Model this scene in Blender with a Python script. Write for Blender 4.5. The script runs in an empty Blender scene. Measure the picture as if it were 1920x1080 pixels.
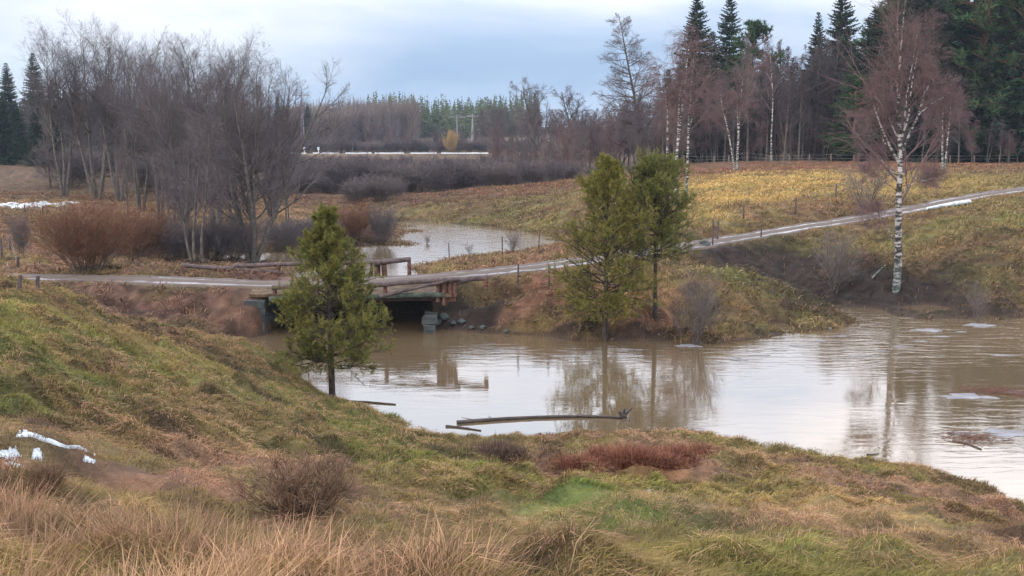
import bpy, math, numpy as np
from mathutils import Vector
PI = math.pi; R = math.radians
sc = bpy.context.scene
C = sc.collection

# ------------------------------------------------------------------ camera
F = 2059.0; PITCH = math.atan(290.0 / F); CZ = 7.3
cam_d = bpy.data.cameras.new('camera'); cam = bpy.data.objects.new('camera', cam_d); C.objects.link(cam)
cam_d.sensor_width = 36.0; cam_d.lens = F / 1920.0 * 36.0
cam_d.clip_start = 0.05; cam_d.clip_end = 6000
cam.location = (0, 0, CZ); cam.rotation_euler = (PI / 2 - PITCH, 0, 0)
sc.camera = cam
sc.view_settings.view_transform = 'Standard'; sc.view_settings.look = 'None'
sc.view_settings.gamma = 1.0; sc.view_settings.exposure = 0.12
sc.cycles.use_denoising = True
sc.cycles.max_bounces = 6; sc.cycles.diffuse_bounces = 2; sc.cycles.glossy_bounces = 3
sc.cycles.transparent_max_bounces = 8; sc.cycles.volume_bounces = 0
sc.cycles.sample_clamp_indirect = 4.0

# ------------------------------------------------------------------ world and sun
SUN_EL, SUN_AZ = R(15), R(238)          # azimuth clockwise from +Y: behind and to the left of the camera
w = bpy.data.worlds.new('World'); sc.world = w; w.use_nodes = True
nt = w.node_tree; nt.nodes.clear()
def N(t, tree=None, **kw):
    n = (tree or nt).nodes.new(t)
    for k, v in kw.items():
        if k.startswith('i_'):
            n.inputs[k[2:].replace('_', ' ')].default_value = v
        else: setattr(n, k, v)
    return n
L = nt.links.new
out = N('ShaderNodeOutputWorld'); bg = N('ShaderNodeBackground')
sky = N('ShaderNodeTexSky', sky_type='NISHITA'); sky.sun_disc = False
sky.sun_elevation = SUN_EL; sky.sun_rotation = SUN_AZ; sky.air_density = 1.2; sky.dust_density = 2.0
tc = N('ShaderNodeTexCoord'); sep = N('ShaderNodeSeparateXYZ'); L(tc.outputs['Generated'], sep.inputs[0])
mp = N('ShaderNodeMapping'); mp.inputs['Scale'].default_value = (1.0, 1.0, 3.4); L(tc.outputs['Generated'], mp.inputs[0])
n1 = N('ShaderNodeTexNoise'); n1.inputs['Scale'].default_value = 2.7; n1.inputs['Detail'].default_value = 6; n1.inputs['Roughness'].default_value = .5
n1.inputs['Distortion'].default_value = .25
L(mp.outputs[0], n1.inputs['Vector'])
# radiance of the cloud layer rises from the horizon to the zenith
el = N('ShaderNodeMapRange'); el.inputs['From Min'].default_value = 0.0; el.inputs['From Max'].default_value = 0.30
L(sep.outputs['Z'], el.inputs['Value'])
lum = N('ShaderNodeValToRGB'); L(el.outputs[0], lum.inputs[0])
cr = lum.color_ramp; cr.elements[0].position = 0; cr.elements[0].color = (.48, .62, .78, 1)
cr.elements[1].position = 1; cr.elements[1].color = (2.9, 2.85, 2.9, 1)
e = cr.elements.new(.18); e.color = (.54, .66, .82, 1)
e = cr.elements.new(.36); e.color = (.82, .88, 1.0, 1)
e = cr.elements.new(.52); e.color = (1.45, 1.45, 1.55, 1)
cl = N('ShaderNodeValToRGB'); L(n1.outputs['Fac'], cl.inputs[0])
cr = cl.color_ramp; cr.elements[0].position = .36; cr.elements[0].color = (.64, .78, .95, 1)
cr.elements[1].position = .64; cr.elements[1].color = (1.36, 1.28, 1.22, 1)
mul = N('ShaderNodeMix', data_type='RGBA', blend_type='MULTIPLY'); mul.inputs[0].default_value = 1
L(lum.outputs[0], mul.inputs[6]); L(cl.outputs[0], mul.inputs[7])
sk = N('ShaderNodeMix', data_type='RGBA', blend_type='MULTIPLY'); sk.inputs[0].default_value = 1
L(sky.outputs[0], sk.inputs[6]); sk.inputs[7].default_value = (.10, .10, .10, 1)
mx = N('ShaderNodeMix', data_type='RGBA'); mx.inputs[0].default_value = .88
L(sk.outputs[2], mx.inputs[6]); L(mul.outputs[2], mx.inputs[7])
L(mx.outputs[2], bg.inputs[0]); bg.inputs[1].default_value = 1.0
L(bg.outputs[0], out.inputs[0])

sd = bpy.data.lights.new('sun', 'SUN'); sun = bpy.data.objects.new('sun', sd); C.objects.link(sun)
sd.energy = 2.0; sd.angle = R(7); sd.color = (1, .84, .68)
dv = Vector((math.sin(SUN_AZ) * math.cos(SUN_EL), math.cos(SUN_AZ) * math.cos(SUN_EL), math.sin(SUN_EL)))
sun.rotation_euler = dv.to_track_quat('Z', 'Y').to_euler(); sun.location = (0, 0, 60)

# ------------------------------------------------------------------ helpers: numbers
def hash2(ix, iy, s):
    h = (ix.astype(np.int64) * 374761393 + iy.astype(np.int64) * 668265263 + s * 982451653) & 0xffffffff
    h = ((h ^ (h >> 13)) * 1274126177) & 0xffffffff
    return ((h ^ (h >> 16)) & 0xffff) / 65535.0
def vnoise(x, y, s=0):
    ix = np.floor(x); iy = np.floor(y); fx = x - ix; fy = y - iy
    fx = fx * fx * (3 - 2 * fx); fy = fy * fy * (3 - 2 * fy)
    a = hash2(ix, iy, s); b = hash2(ix + 1, iy, s); c = hash2(ix, iy + 1, s); d = hash2(ix + 1, iy + 1, s)
    return (a * (1 - fx) + b * fx) * (1 - fy) + (c * (1 - fx) + d * fx) * fy
def fbm(x, y, s=0, o=4):
    v = 0; a = .5; t = 0
    for i in range(o):
        v = v + a * vnoise(x * 2 ** i + 17.3 * i, y * 2 ** i - 9.1 * i, s + i); t += a; a *= .5
    return v / t
def smooth(a, b, x):
    t = np.clip((x - a) / (b - a), 0, 1); return t * t * (3 - 2 * t)
def norm(v):
    return v / np.maximum(np.linalg.norm(v, axis=-1, keepdims=True), 1e-9)
def pix_dir(px, py):
    a = (px - 960) / F; b = (540 - py) / F
    return np.array([a, math.cos(PITCH) + b * math.sin(PITCH), -math.sin(PITCH) + b * math.cos(PITCH)])
def at_Z(px, py, z):                       # where the line of sight through a photo point meets height z
    d = pix_dir(px, py); t = (z - CZ) / d[2]; return d[0] * t, d[1] * t, z
def at_Y(px, py, Y):                       # ... or distance Y
    d = pix_dir(px, py); t = Y / d[1]; return np.array([d[0] * t, Y, CZ + d[2] * t])

# ------------------------------------------------------------------ terrain heights
CP = []
def c(px, py, z): x, y, _ = at_Z(px, py, z); CP.append((x, y, z))
def hid(px, Y, z): CP.append(((px - 960) / F * (Y * math.cos(PITCH) + (CZ - z) * math.sin(PITCH)), Y, z))
# foreground slope, left to right
for a in [(960,1080,5.4),(960,1000,4.2),(960,940,3.0),(960,880,1.6),(960,845,.75),
          (1920,1080,5.0),(1920,1000,2.2),(1500,1070,5.0),(1500,1000,3.4),(1500,900,1.5),(1720,950,1.7),(1250,880,1.4),(1250,960,3.2),
          (0,700,4.2),(0,850,4.6),(0,1000,5.2),(0,1080,5.55),(300,700,2.7),(300,850,3.6),(300,1000,4.8),(150,620,3.5),(0,600,4.0),
          (500,750,1.5),(500,850,2.6),(500,950,3.9),(600,1040,5.1),(700,830,1.0),(740,900,2.3),(400,690,1.6),(560,740,.75),(660,780,.45),(640,800,.75),(820,850,.8),
          (1150,850,.8),(1400,870,.9),(1600,900,.95),(1780,950,1.2)]: c(*a)
hid(960,2.5,5.65); hid(960,1.2,5.7); hid(100,2,5.8); hid(1800,2,5.4); hid(960,-.01+.8,5.7)
# near shore (water line) and shore mud just inside
for a in [(545,688),(556,712),(610,742),(680,762),(740,778),(762,800),(850,816),(1000,821),(1060,813),(1180,812),(1300,813),(1440,831),(1540,848),(1640,863),(1740,884),(1840,907),(1920,948)]:
    c(a[0], a[1], .0)
for a in [(545,655),(585,690),(650,725),(760,755),(800,780),(900,795),(1000,800),(1300,795),(1450,808),(1640,835),(1840,875),(1920,905),
          (700,690),(900,700),(1100,740),(1400,740),(1700,760),(1900,800),(1900,680),(1600,680),(1250,690),(1000,670),(700,650)]: c(a[0], a[1], -.8)
# left crest and what hides behind it
for px, py, Y in [(0,545,25),(60,547,25.5),(100,553,26),(200,590,28),(300,618,30),(400,638,31.3),(500,657,32.5)]:
    p = at_Y(px, py, Y); CP.append(tuple(p))
for a in [(0,31,2.6),(100,32,2.0),(200,34,1.0),(300,35.2,.5),(400,35.6,.25),(480,35.5,.12),(-100,38,2.2),(-100,28,3.7),(-400,25,4.2),(-400,40,2.6)]: hid(*a)
for a in [(250,590,.75),(350,600,.62),(420,600,.62),(470,620,.35),(510,650,.0),(530,640,-.3),(490,600,.55)]: c(*a)
# far shore
for a in [(735,616),(822,614),(900,625),(1040,633),(1130,638),(1220,642),(1300,646),(1360,642),(1420,633),(1500,624),(1560,614),(1600,602),(1700,598),(1800,597),(1920,595)]:
    c(a[0], a[1], .0)
for a in [(735,630),(900,642),(1130,655),(1300,662),(1450,650),(1600,620),(1750,614),(1920,612)]: c(a[0], a[1], -.8)
# bank below the road, mound and hollow
for a in [(900,590,.55),(900,550,1.25),(1000,600,.55),(1000,550,1.3),(1080,600,.6),(1120,560,1.15),(1220,600,.6),(1220,560,1.2),(1320,600,.6),(1330,550,1.3),(1420,590,.55),(1500,590,.42),
          (860,600,.3),(850,560,1.0)]: c(*a)
for px, py, Y in [(1100,530,43),(1200,515,44),(1320,504,45),(1390,511,45.2),(1450,530,45),(1500,550,44.6),(1550,572,44)]:
    CP.append(tuple(at_Y(px, py, Y)))
for a in [(1320,49,1.35),(1400,49,.85),(1450,49,.6),(1550,48,.3),(1620,46,.22),(1220,48,1.55)]: hid(*a)
for a in [(1450,490,1.25),(1560,540,.55),(1560,490,1.3),(1620,545,.45),(1680,575,.2),(1680,545,.5),(1750,575,.3),(1800,550,.6),(1900,560,.55),(1620,495,1.45),(1720,500,1.3),
          (1850,500,1.45),(1900,440,2.6),(1760,440,2.4),(1600,440,2.2),(1480,455,1.95),(1380,480,1.6),(1900,385,3.5)]: c(*a)
# road line
RD = [(-300,521,1.6),(35,520,1.6),(200,523,1.6),(340,527,1.6),(530,533,1.62),(720,527,1.62),(900,512,1.66),(1040,497,1.75),(1180,477,1.85),(1330,455,2.0),(1480,430,2.4),(1600,412,2.7),(1700,394,3.05),(1800,374,3.5),(1920,355,3.95),(2150,330,4.4)]
ROAD = np.array([at_Z(*a) for a in RD])
for a in RD: c(*a)
# behind the road, left
for a in [(0,480,1.6),(0,440,1.4),(0,400,1.2),(50,385,1.2),(0,340,2.0),(0,300,2.5),(100,300,2.5),(100,340,2.0),(180,378,1.1),(290,415,.75),(475,488,.35),(370,492,.4),(250,480,.65),(150,500,1.25),(60,500,1.5),
          (400,420,.75),(520,402,.95),(560,445,.45),(640,440,.45),(700,445,.35),(720,452,.15),(620,470,.15),(450,300,2.4),(600,330,2.1),(650,340,1.9),(700,365,.9),(600,380,.9),(640,410,.5)]: c(*a)
# flood water behind the road
for a in [(490,497),(560,500),(620,487),(690,478),(745,462),(745,442),(700,428),(760,421),(830,422),(930,436),(1035,441)]: c(a[0], a[1], .0)
for a in [(560,510),(660,495),(720,485),(800,460),(850,440),(900,450),(960,455),(780,432),(700,505),(540,506),(600,510)]: c(a[0], a[1], -.7)
for a in [(1035,463),(960,474),(850,486),(800,497),(745,512)]: c(a[0], a[1], .05)
for a in [(1060,480,1.3),(1000,483,1.0),(900,493,.9),(810,505,.7),(1100,455,1.0),(1180,455,1.7),(1120,440,.7)]: c(*a)
for a in [(715,449,.06),(765,441,.05),(735,436,.06),(812,433,.02)]: c(*a)
# middle meadow and hill on the right
for a in [(900,400,.75),(900,372,1.5),(1050,400,1.3),(1050,350,2.4),(780,400,.5),(780,372,1.2),(1180,400,2.2),(1180,350,3.1),(1180,320,3.3),
          (1330,436,2.4),(1400,410,2.75),(1400,380,3.1),(1400,340,3.7),(1400,322,3.85),(1500,400,2.95),(1560,345,3.7),(1700,330,4.0),(1900,330,4.2),(1600,375,3.35),(1750,360,3.7),
          (1300,306,3.75),(1500,304,3.8),(1700,304,3.8),(1900,307,3.8),(1300,400,2.75),(1300,350,3.4)]: c(*a)
for a in [(900,108,1.85),(1050,112,2.5),(780,100,1.35),(900,135,.7),(1050,140,1.4),(780,125,.6),(960,200,1.4),(700,200,1.6),(500,200,2.2),(1200,200,3.4),(1500,180,4.2),(1900,180,4.4),
          (0,290,2.8),(500,290,2.6),(900,290,2.6),(1400,290,5),(1900,290,6),(0,600,9),(500,600,6),(960,600,6),(1400,600,11),(1900,600,12),(960,1500,14),(0,1500,18),(1900,1500,18),
          (-900,60,2.2),(-900,120,2.4),(-900,300,3),(-900,15,4.6),(2900,60,4.2),(2900,120,4.6),(2900,300,7),(2900,46,2.6),(2900,8,3.9)]: hid(*a)
for a in [(2400,20,-.8),(2400,30,-.8),(2900,30,-.8),(2900,22,-.5),(2300,43,.2),(2500,46,1.2)]: hid(*a)
CPA = np.array(CP)
def uv(X, Y): return np.stack([X / Y, np.log(Y)], -1)
_cp = uv(CPA[:, 0], CPA[:, 1]); EPS = .018
def _k(A, B): return np.sqrt(((A[:, None, :] - B[None, :, :]) ** 2).sum(-1) + EPS ** 2)
_A = _k(_cp, _cp); _n = len(_cp)
_M = np.zeros((_n + 1, _n + 1)); _M[:_n, :_n] = _A - np.eye(_n) * .004; _M[:_n, _n] = 1; _M[_n, :_n] = 1
_W = np.linalg.solve(_M, np.append(CPA[:, 2], 0))
def seg_dist(X, Y, P):                     # distance to a polyline and height along it
    best = np.full(X.shape, 1e9); z = np.zeros(X.shape)
    for a, b in zip(P[:-1], P[1:]):
        d = b[:2] - a[:2]; t = np.clip(((X - a[0]) * d[0] + (Y - a[1]) * d[1]) / (d @ d), 0, 1)
        q = np.hypot(X - a[0] - t * d[0], Y - a[1] - t * d[1]); zz = a[2] + t * (b[2] - a[2])
        m = q < best; best = np.where(m, q, best); z = np.where(m, zz, z)
    return best, z
def refine(P, n=8):                        # Catmull-Rom through the points
    P = np.asarray(P, float); Q = np.vstack([2 * P[0] - P[1], P, 2 * P[-1] - P[-2]]); o = []
    for i in range(1, len(Q) - 2):
        for k in range(n):
            t = k / n; a, b, c_, d = Q[i - 1], Q[i], Q[i + 1], Q[i + 2]
            o.append(.5 * (2 * b + (c_ - a) * t + (2 * a - 5 * b + 4 * c_ - d) * t * t + (3 * b - a - 3 * c_ + d) * t ** 3))
    o.append(P[-1]); return np.array(o)
ROADC = refine(ROAD, 6)
RW = 1.08
def chan_c(Y): return -6.1 - np.clip((Y - 44) * .16, 0, 2.5)
def Hs(X, Y):                              # smooth height, arrays
    X = np.asarray(X, float); Y = np.maximum(np.asarray(Y, float), .3); sh = X.shape
    q = uv(X.ravel(), Y.ravel()); o = np.empty(len(q))
    for i in range(0, len(q), 20000):
        o[i:i + 20000] = _k(q[i:i + 20000], _cp) @ _W[:_n] + _W[_n]
    z = o.reshape(sh)
    near = (Y > 36) & (Y < 110)
    if near.any():
        d, rz = seg_dist(X, Y, ROADC)
        k = 1 - smooth(RW + .15, RW + 1.3, d); z = np.where(near, z * (1 - k) + (rz - .06) * k, z)
        hw = 2.75 + .35 * smooth(45, 52, Y)
        k = (1 - smooth(hw, hw + .35 + 1.5 * (1 - smooth(38.2, 39.8, Y)), np.abs(X - chan_c(Y)))) * smooth(36, 38, Y) * (1 - smooth(55, 60, Y))
        z = np.where(near, z * (1 - k) - .8 * k, z)
    return z
CELL = .62
def tuss_mask(X, Y): return smooth(.42, .56, fbm(X * .33 + 3, Y * .42, 191, 3))
def tuss_cells(ix, iy):                    # centre, radius, height of the tussock of each cell
    cx = (ix + .15 + .7 * hash2(ix, iy, 301)) * CELL; cy = (iy + .15 + .7 * hash2(ix, iy, 302)) * CELL
    q = hash2(ix, iy, 303); big = .35 + .65 * hash2(ix, iy, 304)
    on = (q < .55 + .45 * tuss_mask(cx, cy)); return cx, cy, (.15 + .17 * big), (.05 + .13 * big) * on, on
def tuss_h(X, Y):
    ix = np.floor(X / CELL); iy = np.floor(Y / CELL); h = np.zeros(np.shape(X))
    for dx in (-1, 0, 1):
        for dy in (-1, 0, 1):
            cx, cy, rr, hh, _ = tuss_cells(ix + dx, iy + dy); h = np.maximum(h, hh * np.exp(-((X - cx) ** 2 + (Y - cy) ** 2) / (rr * rr) * 1.1))
    return h
def Hd(X, Y):                              # with hummocks
    z = Hs(X, Y); d, _ = seg_dist(X, Y, ROADC)
    k = smooth(RW, RW + .8, d) * smooth(-.15, .35, z)
    near = 1 / (1 + (Y / 70.0) ** 2)
    t = fbm(X * 1.15, Y * 1.35, 5, 3); t2 = vnoise(X * 3.1, Y * 3.3, 9)
    a = smooth(.42, .72, t) * .30 + (t2 - .5) * .09 + smooth(.35, .7, fbm(X * 2.2, Y * 3.0, 15, 3)) * .10 + (fbm(X * .25, Y * .25, 3, 3) - .5) * .35
    far = (fbm(X * .09, Y * .09, 33, 4) - .5) * 1.1 * (1 - near) * smooth(70, 120, Y) * smooth(.2, 1.0, z)
    return z + k * (tuss_h(np.asarray(X, float), np.asarray(Y, float)) * (1 - smooth(60, 90, Y)) * smooth(2.5, 5, Y) + (a - .20) * (.25 + .75 * near) * (.35 + .65 * smooth(4, 14, Y)) * .85 + far * .8)
def hit(px, py, lo=3, hi=1200):            # photo point -> point on the ground
    Y = np.geomspace(lo, hi, 1400); d = pix_dir(px, py)
    X = d[0] / d[1] * Y; Z = CZ + d[2] / d[1] * Y; g = Hd(X, Y); m = np.where(Z < np.maximum(g, 0))[0]
    i = m[0] if len(m) else len(Y) - 1
    return np.array([X[i], Y[i], max(g[i], 0)])
def ground_at(px, Y):
    x = (px - 960) / F * (Y * math.cos(PITCH) + 5 * math.sin(PITCH)); return np.array([x, Y, float(Hs(np.array([x]), np.array([Y]))[0])])

# ------------------------------------------------------------------ ground colour zones (real colours of the grass; zcol also paints shade between tussocks)
STRAW = (.300, .200, .120); PINK = (.205, .128, .088); GREEN = (.118, .128, .044); VIVID = (.070, .118, .034); RED = (.088, .052, .042)
OLIVE = (.150, .130, .052); FIELD = (.330, .235, .085); DARK = (.030, .026, .024); BROWN = (.105, .066, .046); HEATH = (.135, .070, .050); RUST = (.165, .060, .032)
ZN = []
def zone(px, py, rx, ry, col, wgt=1.0):
    a = hit(px, py); b = hit(px, max(py - ry, 256)); c2 = hit(px, min(py + ry, 1079))
    ZN.append((a[0], a[1], max(rx / F * a[1], .15), max(abs(b[1] - c2[1]) / 2, .15), col, wgt))
for a in [(60,600,160,50,GREEN),(230,620,90,14,PINK,.9),(380,660,100,12,PINK,.7),(120,650,70,12,BROWN,.6),(470,700,70,14,BROWN,.6),(80,610,60,10,PINK,.8),(60,680,200,60,VIVID,.8),(300,650,260,50,OLIVE),(450,680,180,50,OLIVE),(330,760,240,50,BROWN),(150,760,120,30,PINK),(60,780,90,40,VIVID),
          (640,790,150,50,GREEN),(450,810,180,22,GREEN),(230,850,100,20,PINK),(250,900,260,40,PINK),(30,900,120,40,BROWN),(560,880,130,50,PINK),(420,960,200,60,PINK),(150,980,260,50,PINK),
          (200,1060,420,60,STRAW),(700,1050,300,40,PINK),(800,860,160,25,GREEN),(930,850,60,14,DARK,.5),(800,880,100,20,OLIVE),(960,840,200,14,OLIVE),
          (1180,868,130,18,RUST),(1200,835,240,14,PINK,.8),(1500,850,200,18,OLIVE),(1100,950,260,40,GREEN),(1060,945,100,14,VIVID,.6),(1200,985,100,18,VIVID,.6),(1300,960,160,14,PINK,.8),(900,960,120,16,PINK,.7),(1150,1055,170,22,PINK,2),(850,1050,160,22,PINK,2),(1450,1020,120,14,PINK,.8),(1650,980,200,18,PINK,1.2),(700,950,160,20,PINK,1),(520,640,50,10,PINK,.8),(1000,1030,200,30,BROWN,.6),(1330,1010,120,40,VIVID,.7),
          (1500,950,220,24,STRAW,.8),(1600,900,240,24,PINK,1.8),(1750,1000,180,50,OLIVE),(1780,1010,120,18,PINK,1.6),(1560,1000,120,16,PINK,1.6),(1850,930,70,14,PINK,1.5),(1400,900,120,10,PINK,1.2),(1650,1060,160,14,PINK,1.5),(1850,960,80,30,PINK,.7),(1500,1040,240,30,GREEN),(1850,1050,120,40,PINK,.8),(1340,915,160,25,OLIVE),
          # banks
          (300,590,240,42,RED,1.8),(450,620,120,40,RED,1.3),(120,560,140,15,BROWN),(540,560,90,30,HEATH),(900,600,80,40,DARK,.6),(950,530,120,18,HEATH),(990,570,90,40,BROWN),
          (1150,600,160,35,RUST,.6),(1200,570,120,30,STRAW,.35),(1000,620,60,12,OLIVE),(1380,530,90,22,GREEN,.8),(1430,590,140,35,BROWN),(1520,600,80,16,OLIVE,.8),(1330,560,70,40,OLIVE,.6),
          (1400,495,110,22,DARK,5),(1500,520,100,26,DARK,7),(1560,545,90,24,DARK,7),(1680,572,180,26,DARK,9),(1640,520,90,12,DARK,4),(880,600,80,30,DARK,2),(1600,470,140,30,OLIVE),(1600,505,90,20,HEATH,.6),(1830,480,130,60,BROWN),(1840,420,150,30,OLIVE),(1850,540,110,20,OLIVE,.7),
          (1480,470,120,12,OLIVE),(1880,570,80,16,BROWN),
          # behind the road
          (1000,480,180,12,HEATH),(900,490,120,8,OLIVE,.6),(1400,440,160,20,HEATH,.8),(1500,405,160,26,BROWN,1.2),(1380,375,130,28,FIELD,1.4),(1450,340,200,16,FIELD,1.6),(1650,345,160,14,FIELD),(1330,415,60,20,FIELD,.8),(1500,312,700,8,RUST,.9),(1850,335,140,12,OLIVE,.8),
          (1300,310,100,8,HEATH),(900,395,170,22,OLIVE,1.0),(860,380,60,6,BROWN),(960,392,50,5,BROWN,.7),(900,412,80,8,GREEN,.7),(980,365,120,12,HEATH),(800,375,100,10,BROWN),(1000,420,100,12,OLIVE),(1180,350,60,40,OLIVE),
          (50,430,120,30,HEATH,.7),(50,340,140,40,BROWN,1.2),(60,385,80,6,STRAW),(30,480,80,20,PINK),(130,490,120,20,PINK,.7),(300,500,120,20,BROWN),(520,410,130,14,STRAW,.8),(300,400,200,14,STRAW,.5),(620,340,100,20,HEATH),(50,292,150,8,BROWN,2),(400,292,300,8,BROWN,2),(800,300,300,10,BROWN,1.5),(1470,390,110,12,HEATH,1.6),(1560,385,90,14,BROWN,1.4),(640,440,80,16,RED,.8),(450,340,200,40,BROWN)]: zone(*a)
# off to the sides and far away
for X, Y, rx, ry, col in [(-60,40,30,30,BROWN),(60,60,25,25,OLIVE),(0,290,400,120,BROWN),(0,420,500,120,BROWN),(-40,170,40,40,BROWN),(0,900,900,600,BROWN),(-14,8,6,8,PINK),(14,8,6,8,OLIVE)]: ZN.append((X, Y, rx, ry, col, 2.5 if Y > 150 else .5))
MUD = []
def mud(px, py, rx, ry, k=1.0):
    a = hit(px, py); b = hit(px, max(py - ry, 256)); c2 = hit(px, min(py + ry, 1079)); MUD.append((a[0], a[1], rx / F * a[1], max(abs(b[1] - c2[1]) / 2, .3), k))
for a in [(1400,497,80,14),(1480,518,80,20),(1560,548,90,24),(1690,575,150,22),(1655,522,60,10),(880,595,60,24),(845,580,25,25),(1230,634,110,7,.8),(1050,628,90,5,.8),(1460,628,90,5,.7),(1850,590,90,7,.8),(450,490,110,10,.8),(250,470,80,14,.7),(600,470,80,8,.7),
          (330,640,140,10,.6),(860,845,60,8,.5),(600,850,70,6,.5),(330,815,60,8,.5),(480,735,60,8,.45)]: mud(*a)
def mud_k(X, Y):
    k = np.zeros(np.shape(X)); wn = (fbm(X * .9, Y * .9, 141, 4) - .5) * 1.6
    for x, y, rx, ry, g in MUD: k = np.maximum(k, g * smooth(1.25, .7, np.sqrt(((X - x) / rx) ** 2 + ((Y - y) / ry) ** 2) + wn))
    return k
def zcol(X, Y, salt=0):
    wx = (fbm(X * .45, Y * .45, 41, 3) - .5); wy = (fbm(X * .45, Y * .45, 47, 3) - .5)
    ac = np.zeros(X.shape + (3,)); sw = np.zeros(X.shape) + .02; ac += .02 * np.array(OLIVE)
    for x, y, rx, ry, col, g in ZN:
        q = ((X - x) / rx + wx * 1.5) ** 2 + ((Y - y) / ry + wy * 1.5) ** 2
        k = g * np.exp(-q * 1.3); ac += k[..., None] * np.array(col); sw += k
    col = ac / sw[..., None]
    # tussock-sized change of kind: bleached tufts and green between them
    s = .55 + .45 / (1 + (Y / 60.0) ** 2)
    a = fbm(X * 1.9, Y * 2.6, 71, 4); b = fbm(X * .7, Y * 1.0, 77, 3)
    t = smooth(.46, .62, a)[..., None] * s[..., None]; g = smooth(.55, .38, b)[..., None] * .42 * s[..., None]
    lumc = col.mean(-1, keepdims=True)
    brn = col * np.array([1.45, 1.25, 1.1]) * .7 + .3 * np.array(PINK)
    col = col * (1 - .55 * t) + brn * .55 * t
    col = col * (1 - g) + g * (np.array(GREEN) * .9 * np.clip(lumc / .09, .3, 1.2))
    col *= (.45 + 1.05 * fbm(X * 3.3, Y * 4.2, 83, 3))[..., None]
    dk = smooth(.56, .70, fbm(X * 1.3 + 40, Y * 2.4, 87, 4))[..., None] * .6; col = col * (1 - dk) + dk * np.array([.045, .032, .026]) * (.5 + 6 * lumc)  # dark soil patches painted in for the shade under tussock lips
    mk = mud_k(X, Y)[..., None]; return col * (1 - mk) + mk * np.array([.034, .026, .023]) * (.35 + 1.5 * fbm(X * 2.6, Y * 3.4, 93, 4)[..., None])

# ------------------------------------------------------------------ helpers: objects
def link(o, parent=None):
    C.objects.link(o)
    if parent is not None: o.parent = parent
    return o
def tag(o, label=None, cat=None, group=None, kind=None):
    if label: o['label'] = label
    if cat: o['category'] = cat
    if group: o['group'] = group
    if kind: o['kind'] = kind
    return o
def empty(name, loc, rz=0, s=1.0):
    o = bpy.data.objects.new(name, None); o.empty_display_size = .3; o.location = tuple(float(v) for v in loc); o.rotation_euler = (0, 0, rz)
    o.scale = (s, s, s) if np.isscalar(s) else s
    return link(o)
def mesh_np(name, V, faces, col=None, mat=None, smooth_=False, uvs=None):
    """faces: list of int arrays (n,3) or (n,4)"""
    me = bpy.data.meshes.new(name); V = np.asarray(V, np.float32)
    me.vertices.add(len(V)); me.vertices.foreach_set('co', V.ravel())
    fs = [np.asarray(f, np.int32) for f in faces if len(f)]
    nl = sum(f.size for f in fs); nf = sum(len(f) for f in fs)
    me.loops.add(nl); me.loops.foreach_set('vertex_index', np.concatenate([f.ravel() for f in fs]))
    st = []; o = 0
    for f in fs: st.append(np.arange(len(f)) * f.shape[1] + o); o += f.size
    me.polygons.add(nf); me.polygons.foreach_set('loop_start', np.concatenate(st).astype(np.int32))
    me.polygons.foreach_set('use_smooth', np.full(nf, smooth_, bool))
    me.update(calc_edges=True)
    if col is not None:
        at = me.attributes.new('Col', 'FLOAT_COLOR', 'POINT'); cc = np.ones((len(V), 4), np.float32); cc[:, :3] = col
        at.data.foreach_set('color', cc.ravel())
    if mat: me.materials.append(mat)
    return me
def obj(name, me, parent=None): return link(bpy.data.objects.new(name, me), parent)
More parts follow.
